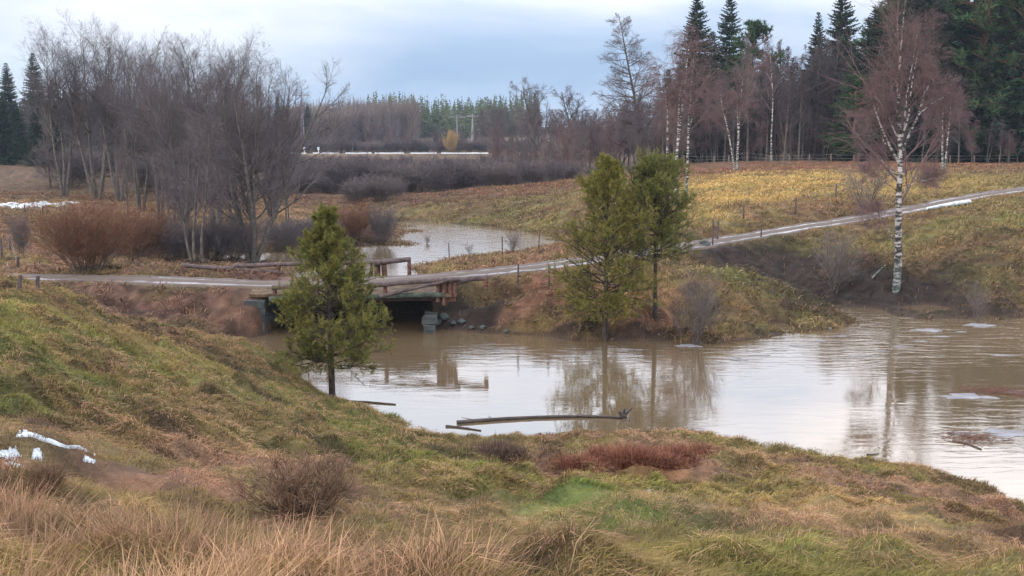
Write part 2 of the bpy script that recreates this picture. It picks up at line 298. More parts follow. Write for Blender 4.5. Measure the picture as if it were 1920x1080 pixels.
class MB:                                  # collects pieces of ONE mesh
    def __init__(s): s.V = []; s.F = {3: [], 4: []}; s.n = 0; s.C = []
    def add(s, V, F, col=None):
        V = np.asarray(V, float).reshape(-1, 3); F = np.asarray(F, int); s.F[F.shape[1]].append(F + s.n); s.V.append(V)
        s.C.append(np.broadcast_to(np.asarray(col if col is not None else (1, 1, 1), float), (len(V), 3))); s.n += len(V)
    def empty(s): return s.n == 0
    def mesh(s, name, mat=None, smooth_=False):
        fs = [np.vstack(s.F[k]) for k in (3, 4) if s.F[k]]
        return mesh_np(name, np.vstack(s.V), fs, np.vstack(s.C), mat, smooth_)
    def tube(s, P, rad, k=8, cap=True, jit=0, rng=None, col=None):   # one continuous tapered tube
        P = np.asarray(P, float); n = len(P); rad = np.broadcast_to(np.asarray(rad, float), (n,))
        T = norm(np.gradient(P, axis=0)); up = np.array([0, 0, 1.]) if abs(T[0][2]) < .9 else np.array([1., 0, 0])
        u = np.cross(T[0], up); u /= np.linalg.norm(u); rings = []
        for i in range(n):
            u = u - T[i] * (u @ T[i]); u /= np.linalg.norm(u); v = np.cross(T[i], u)
            a = np.arange(k) * 2 * PI / k; rr = rad[i] * (1 + (jit * (rng.random(k) - .5) if jit else 0))
            rings.append(P[i] + np.outer(np.cos(a) * rr, u) + np.outer(np.sin(a) * rr, v))
        V = np.vstack(rings); i = np.arange(n - 1)[:, None] * k; j = np.arange(k)[None]; j2 = (j + 1) % k
        Fq = np.stack([i + j, i + j2, i + k + j2, i + k + j], -1).reshape(-1, 4); s.add(V, Fq, col)
        if cap:
            for ring, flip in ((rings[0], 1), (rings[-1], 0)):
                cV = np.vstack([ring, ring.mean(0)]); f = np.stack([np.arange(k), (np.arange(k) + 1) % k, np.full(k, k)], -1)
                s.add(cV, f[:, ::-1] if flip else f, col)
    def segs(s, P0, P1, r0, r1, k=3, col=None):                       # many separate tapered sticks of one plant
        P0 = np.asarray(P0); P1 = np.asarray(P1); n = len(P0); d = norm(P1 - P0)
        h = np.where(np.abs(d[:, 2:3]) < .9, np.array([[0, 0, 1.]]), np.array([[1., 0, 0]]))
        u = norm(np.cross(d, h)); v = np.cross(d, u); a = np.arange(k) * 2 * PI / k
        off = np.cos(a)[None, :, None] * u[:, None] + np.sin(a)[None, :, None] * v[:, None]
        V = np.stack([P0[:, None] + off * np.reshape(r0, (-1, 1, 1)), P1[:, None] + off * np.reshape(r1, (-1, 1, 1))], 1).reshape(-1, 3)
        b = np.arange(n)[:, None] * 2 * k; j = np.arange(k)[None]; j2 = (j + 1) % k
        s.add(V, np.stack([b + j, b + j2, b + k + j2, b + k + j], -1).reshape(-1, 4), col)
    def spikes(s, P, D, ln, wd, rng, col=None, flat=None):            # thin triangles: twigs, needles, blades
        n = len(P); D = norm(D); h = rng.normal(size=(n, 3)) if flat is None else flat
        u = norm(np.cross(D, h)); ln = np.reshape(ln, (-1, 1)); wd = np.reshape(wd, (-1, 1))
        V = np.stack([P - u * wd / 2, P + u * wd / 2, P + D * ln], 1).reshape(-1, 3)
        if col is not None and np.ndim(col) == 2: col = np.repeat(col, 3, 0)
        s.add(V, np.arange(3 * n).reshape(-1, 3), col)
    def box(s, ctr, size, rz=0, col=None, rx=0):
        a = np.array([[x, y, z] for z in (-.5, .5) for x, y in ((-.5, -.5), (.5, -.5), (.5, .5), (-.5, .5))]) * size
        if rx: a = a @ np.array([[1, 0, 0], [0, math.cos(rx), math.sin(rx)], [0, -math.sin(rx), math.cos(rx)]])
        cs, sn = math.cos(rz), math.sin(rz); a = a @ np.array([[cs, sn, 0], [-sn, cs, 0], [0, 0, 1]]) + ctr
        s.add(a, [(0, 3, 2, 1), (4, 5, 6, 7), (0, 1, 5, 4), (1, 2, 6, 5), (2, 3, 7, 6), (3, 0, 4, 7)], col)

# ------------------------------------------------------------------ materials
def mat(name, base=(.2, .2, .2), rough=.9, attr=False, noise=None, bump=None, spec=.3, extra=None, trans=None):
    m = bpy.data.materials.new(name); m.use_nodes = True; t = m.node_tree; b = t.nodes['Principled BSDF']; l = t.links.new
    b.inputs['Roughness'].default_value = rough; b.inputs['Specular IOR Level'].default_value = spec
    cn = None
    if attr:
        a = t.nodes.new('ShaderNodeAttribute'); a.attribute_name = 'Col'; cn = a.outputs['Color']
        if base is not None:
            q = t.nodes.new('ShaderNodeMix'); q.data_type = 'RGBA'; q.blend_type = 'MULTIPLY'; q.inputs[0].default_value = 1
            l(cn, q.inputs[6]); q.inputs[7].default_value = (*base, 1); cn = q.outputs[2]
    co = t.nodes.new('ShaderNodeTexCoord')
    if noise:                                # (scale, low, high, detail)
        n = t.nodes.new('ShaderNodeTexNoise'); n.inputs['Scale'].default_value = noise[0]; n.inputs['Detail'].default_value = 5; l(co.outputs['Object'], n.inputs['Vector'])
        r = t.nodes.new('ShaderNodeMapRange'); r.inputs['From Min'].default_value = .3; r.inputs['From Max'].default_value = .7
        r.inputs['To Min'].default_value = noise[1]; r.inputs['To Max'].default_value = noise[2]; l(n.outputs['Fac'], r.inputs['Value'])
        q = t.nodes.new('ShaderNodeMix'); q.data_type = 'RGBA'; q.blend_type = 'MULTIPLY'; q.inputs[0].default_value = 1
        if cn is not None: l(cn, q.inputs[6])
        else: q.inputs[6].default_value = (*base, 1)
        l(r.outputs[0], q.inputs[7]); cn = q.outputs[2]
    if cn is not None: l(cn, b.inputs['Base Color'])
    else: b.inputs['Base Color'].default_value = (*base, 1)
    if bump:
        n = t.nodes.new('ShaderNodeTexNoise'); n.inputs['Scale'].default_value = bump[0]; n.inputs['Detail'].default_value = 6; l(co.outputs['Object'], n.inputs['Vector'])
        u = t.nodes.new('ShaderNodeBump'); u.inputs['Strength'].default_value = bump[1]; u.inputs['Distance'].default_value = bump[2]
        l(n.outputs['Fac'], u.inputs['Height']); l(u.outputs[0], b.inputs['Normal'])
    if trans:
        tr = t.nodes.new('ShaderNodeBsdfTranslucent'); ms = t.nodes.new('ShaderNodeMixShader'); ms.inputs[0].default_value = trans
        if cn is not None: l(cn, tr.inputs[0])
        else: tr.inputs[0].default_value = (*base, 1)
        l(b.outputs[0], ms.inputs[1]); l(tr.outputs[0], ms.inputs[2]); l(ms.outputs[0], t.nodes['Material Output'].inputs[0])
    if extra: extra(m, t, b, l, co)
    return m
M_ground = mat('turf', base=None, attr=True, rough=1.0, noise=(2.2, .75, 1.25), bump=(9, .9, .08), spec=.1)
M_blade = mat('grass_blade', base=None, attr=True, rough=.8, spec=.15, trans=.25)
M_twig = mat('bare_twig', base=(.098, .084, .090), rough=.9, spec=.1)
M_twig_dark = mat('dark_twig', base=(.062, .050, .056), rough=.9, spec=.1)
M_twig_grey = mat('grey_twig', base=(.125, .105, .102), rough=.9, spec=.1)
M_twig_pale = mat('pale_twig', base=(.20, .165, .15), rough=.9, spec=.1)
M_twig_red = mat('birch_twig', base=(.125, .082, .084), rough=.9, spec=.1)
M_twig_orange = mat('willow_twig', base=(.125, .064, .040), rough=.9, spec=.1)
M_twig_gold = mat('golden_willow_twig', base=(.30, .21, .10), rough=.9, spec=.1)
M_bark = mat('grey_bark', base=(.085, .075, .068), rough=.95, noise=(5, .5, 1.5), bump=(20, .6, .02), spec=.15)
M_bark_dark = mat('dark_bark', base=(.050, .040, .036), rough=.95, noise=(6, .5, 1.5), bump=(20, .6, .02), spec=.15)
M_spruce = mat('spruce_needles', base=(.022, .040, .022), rough=.85, spec=.1, noise=(.9, .6, 1.5))
M_pinefar = mat('pine_needles_far', base=(.034, .066, .028), rough=.85, spec=.1, noise=(.8, .6, 1.5))
M_needle = mat('young_pine_needles', base=None, attr=True, rough=.7, spec=.2, trans=.15)
def pinebark(m, t, b, l, co):
    sp = t.nodes.new('ShaderNodeSeparateXYZ'); l(co.outputs['Object'], sp.inputs[0])
    r = t.nodes.new('ShaderNodeMapRange'); r.inputs['From Min'].default_value = 5; r.inputs['From Max'].default_value = 10; l(sp.outputs['Z'], r.inputs['Value'])
    q = t.nodes.new('ShaderNodeMix'); q.data_type = 'RGBA'; l(r.outputs[0], q.inputs[0]); q.inputs[6].default_value = (.09, .065, .05, 1); q.inputs[7].default_value = (.17, .085, .055, 1)
    l(q.outputs[2], b.inputs['Base Color'])
M_pinebark = mat('pine_bark', rough=.95, bump=(12, .6, .03), extra=pinebark)
def birchbark(m, t, b, l, co):
    mp_ = t.nodes.new('ShaderNodeMapping'); mp_.inputs['Scale'].default_value = (2.2, 2.2, 7.5); l(co.outputs['Object'], mp_.inputs[0])
    n = t.nodes.new('ShaderNodeTexNoise'); n.inputs['Scale'].default_value = 1.0; n.inputs['Detail'].default_value = 5; n.inputs['Roughness'].default_value = .65; l(mp_.outputs[0], n.inputs['Vector'])
    cr_ = t.nodes.new('ShaderNodeValToRGB'); l(n.outputs['Fac'], cr_.inputs[0])
    cr_.color_ramp.elements[0].position = .48; cr_.color_ramp.elements[0].color = (.035, .03, .028, 1)
    cr_.color_ramp.elements[1].position = .56; cr_.color_ramp.elements[1].color = (.35, .33, .32, 1)
    sp = t.nodes.new('ShaderNodeSeparateXYZ'); l(co.outputs['Object'], sp.inputs[0])
    r = t.nodes.new('ShaderNodeMapRange'); r.inputs['From Min'].default_value = 1.6; r.inputs['From Max'].default_value = .1; l(sp.outputs['Z'], r.inputs['Value'])
    n2 = t.nodes.new('ShaderNodeTexNoise'); n2.inputs['Scale'].default_value = 3; l(co.outputs['Object'], n2.inputs['Vector'])
    mm = t.nodes.new('ShaderNodeMath'); mm.operation = 'MULTIPLY'; l(r.outputs[0], mm.inputs[0]); l(n2.outputs['Fac'], mm.inputs[1])
    q = t.nodes.new('ShaderNodeMix'); q.data_type = 'RGBA'; l(mm.outputs[0], q.inputs[0]); l(cr_.outputs[0], q.inputs[6]); q.inputs[7].default_value = (.10, .15, .12, 1)
    l(q.outputs[2], b.inputs['Base Color'])
M_birch = mat('birch_bark', rough=.8, extra=birchbark)
M_log = mat('weathered_log', base=(.068, .050, .050), rough=.75, noise=(7, .5, 1.5), bump=(25, .7, .02))
M_plank = mat('red_brown_timber', base=(.080, .040, .030), rough=.85, noise=(6, .5, 1.6), bump=(20, .5, .01))
M_stone = mat('abutment_stone', base=(.045, .052, .055), rough=.9, noise=(2.5, .5, 1.5), bump=(7, .8, .05))
M_moss = mat('mossy_beam', base=(.045, .058, .048), rough=.95, noise=(5, .5, 1.5), bump=(20, .5, .02))
M_post = mat('fence_post_wood', base=(.14, .105, .085), rough=.9, noise=(8, .6, 1.4))
M_wire = mat('fence_wire', base=(.16, .15, .15), rough=.5)
M_snow = mat('old_snow', base=(.58, .64, .70), rough=.85, noise=(5, .5, 1.1), bump=(5, .5, .05))
M_ice = mat('thin_ice', base=(.16, .16, .175), rough=.6, spec=.25, noise=(1.5, .6, 1.3), bump=(3, .3, .03))
M_wet = mat('wet_wood', base=(.035, .026, .022), rough=.45, noise=(6, .6, 1.4), bump=(20, .5, .01))
M_pole = mat('pylon_steel', base=(.22, .22, .24), rough=.7)

# ------------------------------------------------------------------ ground: one sheet to the horizon
ys = np.concatenate([np.geomspace(1.0, 30, 560)[:-1], np.geomspace(30, 62, 340)[:-1], np.geomspace(62, 130, 170)[:-1], np.geomspace(130, 3500, 130)])
us = np.concatenate([np.linspace(-1.6, -.62, 70)[:-1], np.linspace(-.62, .62, 620), np.linspace(.62, 1.6, 70)[1:]])
GY, GU = np.meshgrid(ys, us, indexing='ij'); GX = GU * (GY + 2.0)
GZ = Hd(GX, GY); ZC = zcol(GX, GY)
ZC = ZC * .72      # thatch under the blades
wetk = (1 - smooth(.0, .16, GZ))[..., None] * (GY < 110)[..., None]; ZC = ZC * (1 - wetk) + wetk * np.array([.05, .036, .028])
nr, nc = GX.shape; idx = np.arange(nr * nc).reshape(nr, nc)
Fq = np.stack([idx[:-1, :-1], idx[:-1, 1:], idx[1:, 1:], idx[1:, :-1]], -1).reshape(-1, 4)
g_me = mesh_np('ground', np.stack([GX, GY, GZ], -1).reshape(-1, 3), [Fq], ZC.reshape(-1, 3), M_ground, True)
tag(obj('ground', g_me), kind='structure')
# a plain skirt behind and beside the camera so the ground does not end there
mb = MB(); q = 1600
for x0, x1, y0, y1, z in ((-q, q, -q, 1.0, 5.2), (-q, -1.6 * 20, 1.0, 18, 2.0), (1.6 * 20, q, 1.0, 8, 2.0)):
    mb.add([(x0, y0, z), (x1, y0, z), (x1, y1, z), (x0, y1, z)], [(0, 1, 2, 3)], OLIVE)
tag(obj('meadow', mb.mesh('meadow', M_ground)), kind='structure')

# ------------------------------------------------------------------ water
def watermat(m, t, b, l, co):
    b.inputs['IOR'].default_value = 1.6; b.inputs['Specular IOR Level'].default_value = .85
    mp_ = t.nodes.new('ShaderNodeMapping'); mp_.inputs['Scale'].default_value = (.55, 1.7, 1); l(co.outputs['Object'], mp_.inputs[0])
    n = t.nodes.new('ShaderNodeTexNoise'); n.inputs['Scale'].default_value = 1.6; n.inputs['Detail'].default_value = 5; n.inputs['Roughness'].default_value = .55; n.inputs['Distortion'].default_value = .8
    l(mp_.outputs[0], n.inputs['Vector'])
    # breezier patches
    n2 = t.nodes.new('ShaderNodeTexNoise'); n2.inputs['Scale'].default_value = .16; n2.inputs['Detail'].default_value = 3; l(co.outputs['Object'], n2.inputs['Vector'])
    r = t.nodes.new('ShaderNodeMapRange'); r.inputs['From Min'].default_value = .42; r.inputs['From Max'].default_value = .62; r.inputs['To Min'].default_value = .02; r.inputs['To Max'].default_value = .14; l(n2.outputs['Fac'], r.inputs['Value'])
    # the current below the bridge ruffles the surface
    sp = t.nodes.new('ShaderNodeSeparateXYZ'); l(co.outputs['Object'], sp.inputs[0])
    ry = t.nodes.new('ShaderNodeMapRange'); ry.inputs['From Min'].default_value = 31; ry.inputs['From Max'].default_value = 37; ry.inputs['To Max'].default_value = .36; l(sp.outputs['Y'], ry.inputs['Value'])
    mx_ = t.nodes.new('ShaderNodeMath'); mx_.operation = 'MAXIMUM'; l(r.outputs[0], mx_.inputs[0]); l(ry.outputs[0], mx_.inputs[1])
    ml = t.nodes.new('ShaderNodeMath'); ml.operation = 'MULTIPLY'; l(n.outputs['Fac'], ml.inputs[0]); l(mx_.outputs[0], ml.inputs[1])
    u = t.nodes.new('ShaderNodeBump'); u.inputs['Strength'].default_value = 1.0; u.inputs['Distance'].default_value = .05; l(ml.outputs[0], u.inputs['Height']); l(u.outputs[0], b.inputs['Normal'])
M_water = mat('muddy_water', base=(.098, .070, .041), rough=.03, extra=watermat)
mb = MB()
xs = np.linspace(-60, 110, 40); yy = np.linspace(12, 112, 40); X_, Y_ = np.meshgrid(xs, yy); ii = np.arange(1600).reshape(40, 40)
mb.add(np.stack([X_, Y_, X_ * 0], -1), np.stack([ii[:-1, :-1], ii[:-1, 1:], ii[1:, 1:], ii[1:, :-1]], -1).reshape(-1, 4))
tag(obj('water', mb.mesh('water', M_water, True)), kind='structure')

# ------------------------------------------------------------------ gravel road with wet ruts
def roadmat(m, t, b, l, co):
    at = t.nodes.new('ShaderNodeAttribute'); at.attribute_name = 'Col'
    n = t.nodes.new('ShaderNodeTexNoise'); n.inputs['Scale'].default_value = 1.3; n.inputs['Detail'].default_value = 6; l(co.outputs['Object'], n.inputs['Vector'])
    sp = t.nodes.new('ShaderNodeSeparateColor'); l(at.outputs['Color'], sp.inputs[0])
    ad = t.nodes.new('ShaderNodeMath'); ad.operation = 'ADD'; l(sp.outputs[0], ad.inputs[0]); l(n.outputs['Fac'], ad.inputs[1])
    r = t.nodes.new('ShaderNodeMapRange'); r.inputs['From Min'].default_value = .85; r.inputs['From Max'].default_value = 1.15; l(ad.outputs[0], r.inputs['Value'])
    q = t.nodes.new('ShaderNodeMix'); q.data_type = 'RGBA'; l(r.outputs[0], q.inputs[0]); q.inputs[6].default_value = (.070, .050, .042, 1); q.inputs[7].default_value = (.105, .094, .100, 1)
    gm = t.nodes.new('ShaderNodeMath'); gm.operation = 'MULTIPLY'; gm.use_clamp = True; l(sp.outputs[1], gm.inputs[0]); gn = t.nodes.new('ShaderNodeTexNoise'); gn.inputs['Scale'].default_value = 3.5; gn.inputs['Detail'].default_value = 4; l(co.outputs['Object'], gn.inputs['Vector']); gr = t.nodes.new('ShaderNodeMapRange'); gr.inputs['From Min'].default_value = .35; gr.inputs['From Max'].default_value = .6; gr.inputs['To Max'].default_value = 1.3; l(gn.outputs['Fac'], gr.inputs['Value']); l(gr.outputs[0], gm.inputs[1])
    q2 = t.nodes.new('ShaderNodeMix'); q2.data_type = 'RGBA'; l(gm.outputs[0], q2.inputs[0]); l(q.outputs[2], q2.inputs[6]); q2.inputs[7].default_value = (.070, .050, .030, 1); l(q2.outputs[2], b.inputs['Base Color'])
    r2 = t.nodes.new('ShaderNodeMapRange'); r2.inputs['To Min'].default_value = .85; r2.inputs['To Max'].default_value = .2; l(r.outputs[0], r2.inputs['Value']); l(r2.outputs[0], b.inputs['Roughness'])
    b.inputs['Specular IOR Level'].default_value = .45
    n3 = t.nodes.new('ShaderNodeTexNoise'); n3.inputs['Scale'].default_value = 12; l(co.outputs['Object'], n3.inputs['Vector'])
    u = t.nodes.new('ShaderNodeBump'); u.inputs['Strength'].default_value = .35; u.inputs['Distance'].default_value = .03; l(n3.outputs['Fac'], u.inputs['Height']); l(u.outputs[0], b.inputs['Normal'])
M_road = mat('wet_gravel', extra=roadmat)
RC = refine(ROAD, 30); T = norm(np.gradient(RC[:, :2], axis=0)); S = np.stack([-T[:, 1], T[:, 0]], -1)
offs = np.linspace(-1, 1, 25); V = []; CL = []
for k, o in enumerate(offs):
    e = 1 if abs(o) > .99 else 0
    wob = (vnoise(RC[:, 0] * .8 + 5 * np.sign(o), RC[:, 1] * .8, 61) - .5) * .5 * abs(o) + (vnoise(RC[:, 0] * 3.1 + 9 * np.sign(o), RC[:, 1] * 2, 62) - .5) * .3 * abs(o)
    XY = RC[:, :2] + S * (o * RW + wob)[:, None]; rut = math.exp(-((abs(o) - .48) / .17) ** 2)
    V.append(np.column_stack([XY, RC[:, 2] + .02 + .05 * (1 - abs(o)) - .06 * rut - .12 * e])); CL.append(np.repeat((rut * (.45 + .6 * vnoise(RC[:, 0] * .5 + 9 * o, RC[:, 1] * .3, 66)))[:, None], 3, 1))
V = np.stack(V, 1); n_, k_ = V.shape[:2]; ii = np.arange(n_ * k_).reshape(n_, k_)
CLs = np.stack(CL, 1); CLs[:, :, 1] = np.exp(-(offs / .16) ** 2)[None] * (.3 + .9 * vnoise(RC[:, 0] * .9, RC[:, 1] * .9, 68))[:, None] + smooth(.80, .97, np.abs(offs))[None]
fq = np.stack([ii[:-1, :-1], ii[1:, :-1], ii[1:, 1:], ii[:-1, 1:]], -1).reshape(-1, 4)
tag(obj('road', mesh_np('road', V.reshape(-1, 3), [fq[:, ::-1]], CLs.reshape(-1, 3), M_road, True)), kind='structure')

#@@OBJECTS@@
# ------------------------------------------------------------------ grass: blades over the hummocks (nobody could count them)
def scatter(n, y0, y1, um, rng, pw=1.0):
    Y = np.exp(rng.random(n) * (math.log(y1) - math.log(y0)) + math.log(y0)) if pw else rng.random(n) * (y1 - y0) + y0
    X = (rng.random(n) * 2 - 1) * um * (Y + 2); return X, Y
KEEP = []
for px, py, rx, ry in [(115,838,30,4)]:
    a_ = hit(px, py); f_ = hit(px, min(py + ry * 1.5, 1079)); KEEP.append((a_[0], a_[1], rx / F * a_[1] * .8, .12))
def clear(X, Y):
    k = np.ones(X.shape, bool)
    for x, y, rx, ry in KEEP: k &= ((X - x) / rx) ** 2 + ((Y - y) / ry) ** 2 > 1
    return k
def make_grass(name, n, y0, y1, um, ln, wd, seed, straw, clump=0):
    rng = np.random.default_rng(seed); X, Y = scatter(n, y0, y1, um, rng)
    if clump:                                   # gather into tufts
        m = n // clump; X = np.repeat(X[:m], clump); Y = np.repeat(Y[:m], clump); sp_ = .012 * Y ** .5 * 6
        X = X + rng.normal(size=len(X)) * .055 * (1 + Y * .02); Y = Y + rng.normal(size=len(Y)) * .055 * (1 + Y * .02); Y = np.maximum(Y, 1)
    Z = Hd(X, Y); col = zcol(X, Y); d, _ = seg_dist(X, Y, ROADC)
    red = col[:, 0] / (col[:, 1] + 1e-6)
    keep = clear(X, Y) & (Z > -.02) & (d > RW - .22 + .2 * rng.random(len(X))) & ((red > 1.15) if straw else (red < 1.5)) & ((col.mean(-1) > .042) | (rng.random(len(X)) < .18))
    keep &= rng.random(len(X)) < (.7 + .3 * smooth(.35, .6, fbm(X * 1.6, Y * 2.0, 91, 3)) if straw else 1)
    X, Y, Z, col = X[keep], Y[keep], Z[keep], col[keep]; n = len(X)
    s = (1 + .016 * Y)[:, None]
    k = rng.random((n, 1)); b = .62 + .85 * rng.random((n, 1))
    tint = np.array([1.15, 1.0, .85]) if straw else np.array([1.05, 1.05, .72]); col = col * b * tint * 1.3
    if straw: bl = (rng.random((n, 1)) < .25); col = np.where(bl, col * .5 + .5 * np.array([.36, .26, .16]), col)
    a = rng.random(n) * 2 * PI; lean = (.55 + .6 * rng.random(n)) if straw else (.25 + .6 * rng.random(n))
    flow = np.stack([np.cos(a) * .7 + .55, np.sin(a) * .7 - .35], -1); P = np.stack([X, Y, Z - .02], -1)
    D = norm(np.column_stack([flow * lean[:, None], np.ones(n)])); l = (ln * (.55 + .8 * rng.random(n)) * (.6 + .6 * vnoise(X * .8, Y * .8, 95)))[:, None] * (1 + .006 * Y[:, None])
    w_ = wd * s * (.7 + .6 * rng.random((n, 1))); u = norm(np.cross(D, np.column_stack([np.cos(a), np.sin(a), np.zeros(n)])))
    M1 = P + D * l * .55; D2 = norm(D + np.column_stack([flow * .8, -np.full(n, .55)])); M2 = M1 + D2 * l * .5
    V = np.stack([P - u * w_ / 2, P + u * w_ / 2, M1 + u * w_ * .4, M1 - u * w_ * .4, M2], 1).reshape(-1, 3); o = np.arange(n)[:, None] * 5
    me = mesh_np(name, V, [o + np.array([[3, 2, 4]]), o + np.array([[0, 1, 2, 3]])], np.repeat(col, 5, 0), M_blade)
    return tag(obj(name, me), kind='stuff')
def make_tussocks(name, n, per, y0, y1, ln, wd, seed, um=.62, want=None, fall=1.0):
    """bleached tufts whose blades arch out and lie over"""
    rng = np.random.default_rng(seed); gx, gy = np.meshgrid(np.arange(-um * (y1 + 2) / CELL - 1, um * (y1 + 2) / CELL + 1).round(), np.arange(math.floor(y0 / CELL), math.ceil(y1 / CELL)))
    cx, cy, cr_, ch_, on = tuss_cells(gx.ravel(), gy.ravel()); m_ = on & (np.abs(cx) < um * (cy + 2)) & (cy > y0) & (cy < y1)
    if want is not None: cx, cy = scatter(n, y0, y1, um, rng); cr_ = np.full(n, .22); m_ = np.ones(n, bool)
    X, Y, cr_ = cx[m_], cy[m_], cr_[m_]
    if want is None and len(X) > n: q_ = rng.permutation(len(X))[:n]; X, Y, cr_ = X[q_], Y[q_], cr_[q_]
    col = zcol(X, Y)
    Z = Hs(X, Y); d, _ = seg_dist(X, Y, ROADC); keep = (Z > -.04) & (d > RW + .05) & (col.mean(-1) > .040) & (col[:, 0] / col[:, 1] + .55 * rng.random(len(X)) > 1.08)
    if want is not None: keep &= want(X, Y)
    X, Y, col, cr_ = X[keep], Y[keep], col[keep], cr_[keep]; m = len(X); kind = (.35 * rng.random(m) + .65 * smooth(.3, .7, fbm(X * .8 + 7, Y * .8, 55, 3)))[:, None]
    tc_ = np.where(kind < .35, np.array([.36, .21, .125]), np.where(kind < .65, np.array([.27, .145, .095]), np.where(kind < .85, np.array([.11, .060, .042]), np.array([.17, .13, .06]))))
    wf = smooth(30, 38, Y)[:, None]; base = (.30 + .55 * wf) * col * 1.5 + (.80 - .66 * wf) * tc_; sz = cr_ / .24 * (1 + .004 * Y)
    X = np.repeat(X, per); Y = np.repeat(Y, per); base = np.repeat(base, per, 0); sz = np.repeat(sz, per); n_ = len(X)
    rr = rng.random(n_) ** .6 * .27 * sz; a = rng.random(n_) * 2 * PI; ox, oy = np.cos(a) * rr * 1.3, np.sin(a) * rr
    X = X + ox; Y = Y + oy; Z = Hd(X, Y) - .02; ok_ = clear(X, Y); X, Y, Z, base, sz, a, rr = X[ok_], Y[ok_], Z[ok_], base[ok_], sz[ok_], a[ok_], rr[ok_]; n_ = len(X)
    o_ = np.column_stack([np.cos(a) * (.3 + 3.6 * rr / sz) + .25 + .22 * rng.normal(size=n_), np.sin(a) * (.3 + 3.6 * rr / sz) - .15 + .22 * rng.normal(size=n_), np.zeros(n_)]); P = np.column_stack([X, Y, Z])
    D = norm(o_ * .8 * (.5 + .5 * fall) + [0, 0, 1.0]); l = (ln * sz * (.5 + .8 * rng.random(n_)))[:, None]; u = norm(np.cross(D, [0, 0, 1.])); u = norm(u + rng.normal(size=u.shape) * .5); w_ = (wd * (1 + .016 * Y) * (.6 + .8 * rng.random(n_)))[:, None]
    M1 = P + D * l * .5; D2 = norm(D + norm(o_) * .8 * fall - [0, 0, fall]); M2 = M1 + D2 * l * .6
    V = np.stack([P - u * w_ / 2, P + u * w_ / 2, M1 + u * w_ * .4, M1 - u * w_ * .4, M2], 1).reshape(-1, 3); o = np.arange(n_)[:, None] * 5
    cc = base * (.45 + 1.1 * rng.random((n_, 1))); return tag(obj(name, mesh_np(name, V, [o + np.array([[3, 2, 4]]), o + np.array([[0, 1, 2, 3]])], np.repeat(cc, 5, 0), M_blade)), kind='stuff')
make_grass('green_grass', 300000, 3.2, 13, .60, .085, .0046, 12, False)
make_grass('dry_grass', 80000, 3.2, 13, .60, .09, .0042, 11, True, 8)
make_tussocks('dry_tussocks', 9999, 380, 3.2, 13, .13, .0036, 17, um=.56)
make_grass('green_grass', 460000, 12, 36, .56, .095, .0105, 14, False)
make_grass('dry_grass', 160000, 12, 36, .56, .10, .0085, 13, True, 8)
make_tussocks('dry_tussocks', 9999, 170, 13, 36, .14, .0075, 18, um=.55)
make_grass('green_grass', 130000, 33, 90, .52, .13, .022, 16, False)
make_grass('dry_grass', 90000, 33, 100, .56, .22, .016, 15, True, 6)
make_tussocks('dry_tussocks', 8000, 26, 36, 110, .28, .022, 19)
# the tall bleached grass closest to the camera, thickest at the left
make_tussocks('tall_dry_grass', 420, 130, 3.2, 7.0, .24, .0036, 23, want=lambda X, Y: (X / Y + .10 * fbm(X, Y, 5, 2) < .02) & (Y < 6.0 - 3.2 * (X / Y + .47) + 1.2 * (fbm(X * 1.2, Y * 1.2, 8, 2) - .5)), fall=.3)

def blade_clump(name, rng, r, h, n, cols, m=M_blade, droop=.6, wd=.01):
    P = np.column_stack([rng.normal(size=n) * r * .45, rng.normal(size=n) * r * .45, np.full(n, -.05)])
    a = rng.random(n) * 2 * PI; out_ = np.column_stack([np.cos(a), np.sin(a), np.zeros(n)]) * (.15 + .8 * rng.random((n, 1))) + P * [1 / r, 1 / r, 0] * .5
    D = norm(out_ + [0, 0, 1]); l = h * (.6 + .6 * rng.random((n, 1))); u = norm(np.cross(D, [0, 0, 1.])); w_ = wd * (.7 + .6 * rng.random((n, 1)))
    M1 = P + D * l * .6; M2 = M1 + norm(D + out_ * .6 - [0, 0, droop]) * l * .5
    V = np.stack([P - u * w_ / 2, P + u * w_ / 2, M1 + u * w_ * .4, M1 - u * w_ * .4, M2], 1).reshape(-1, 3); o = np.arange(n)[:, None] * 5
    cc = np.array(cols)[rng.integers(0, len(cols), n)] * (.6 + .8 * rng.random((n, 1)))
    return mesh_np(name, V, [o + np.array([[3, 2, 4]]), o + np.array([[0, 1, 2, 3]])], np.repeat(cc, 5, 0), m)

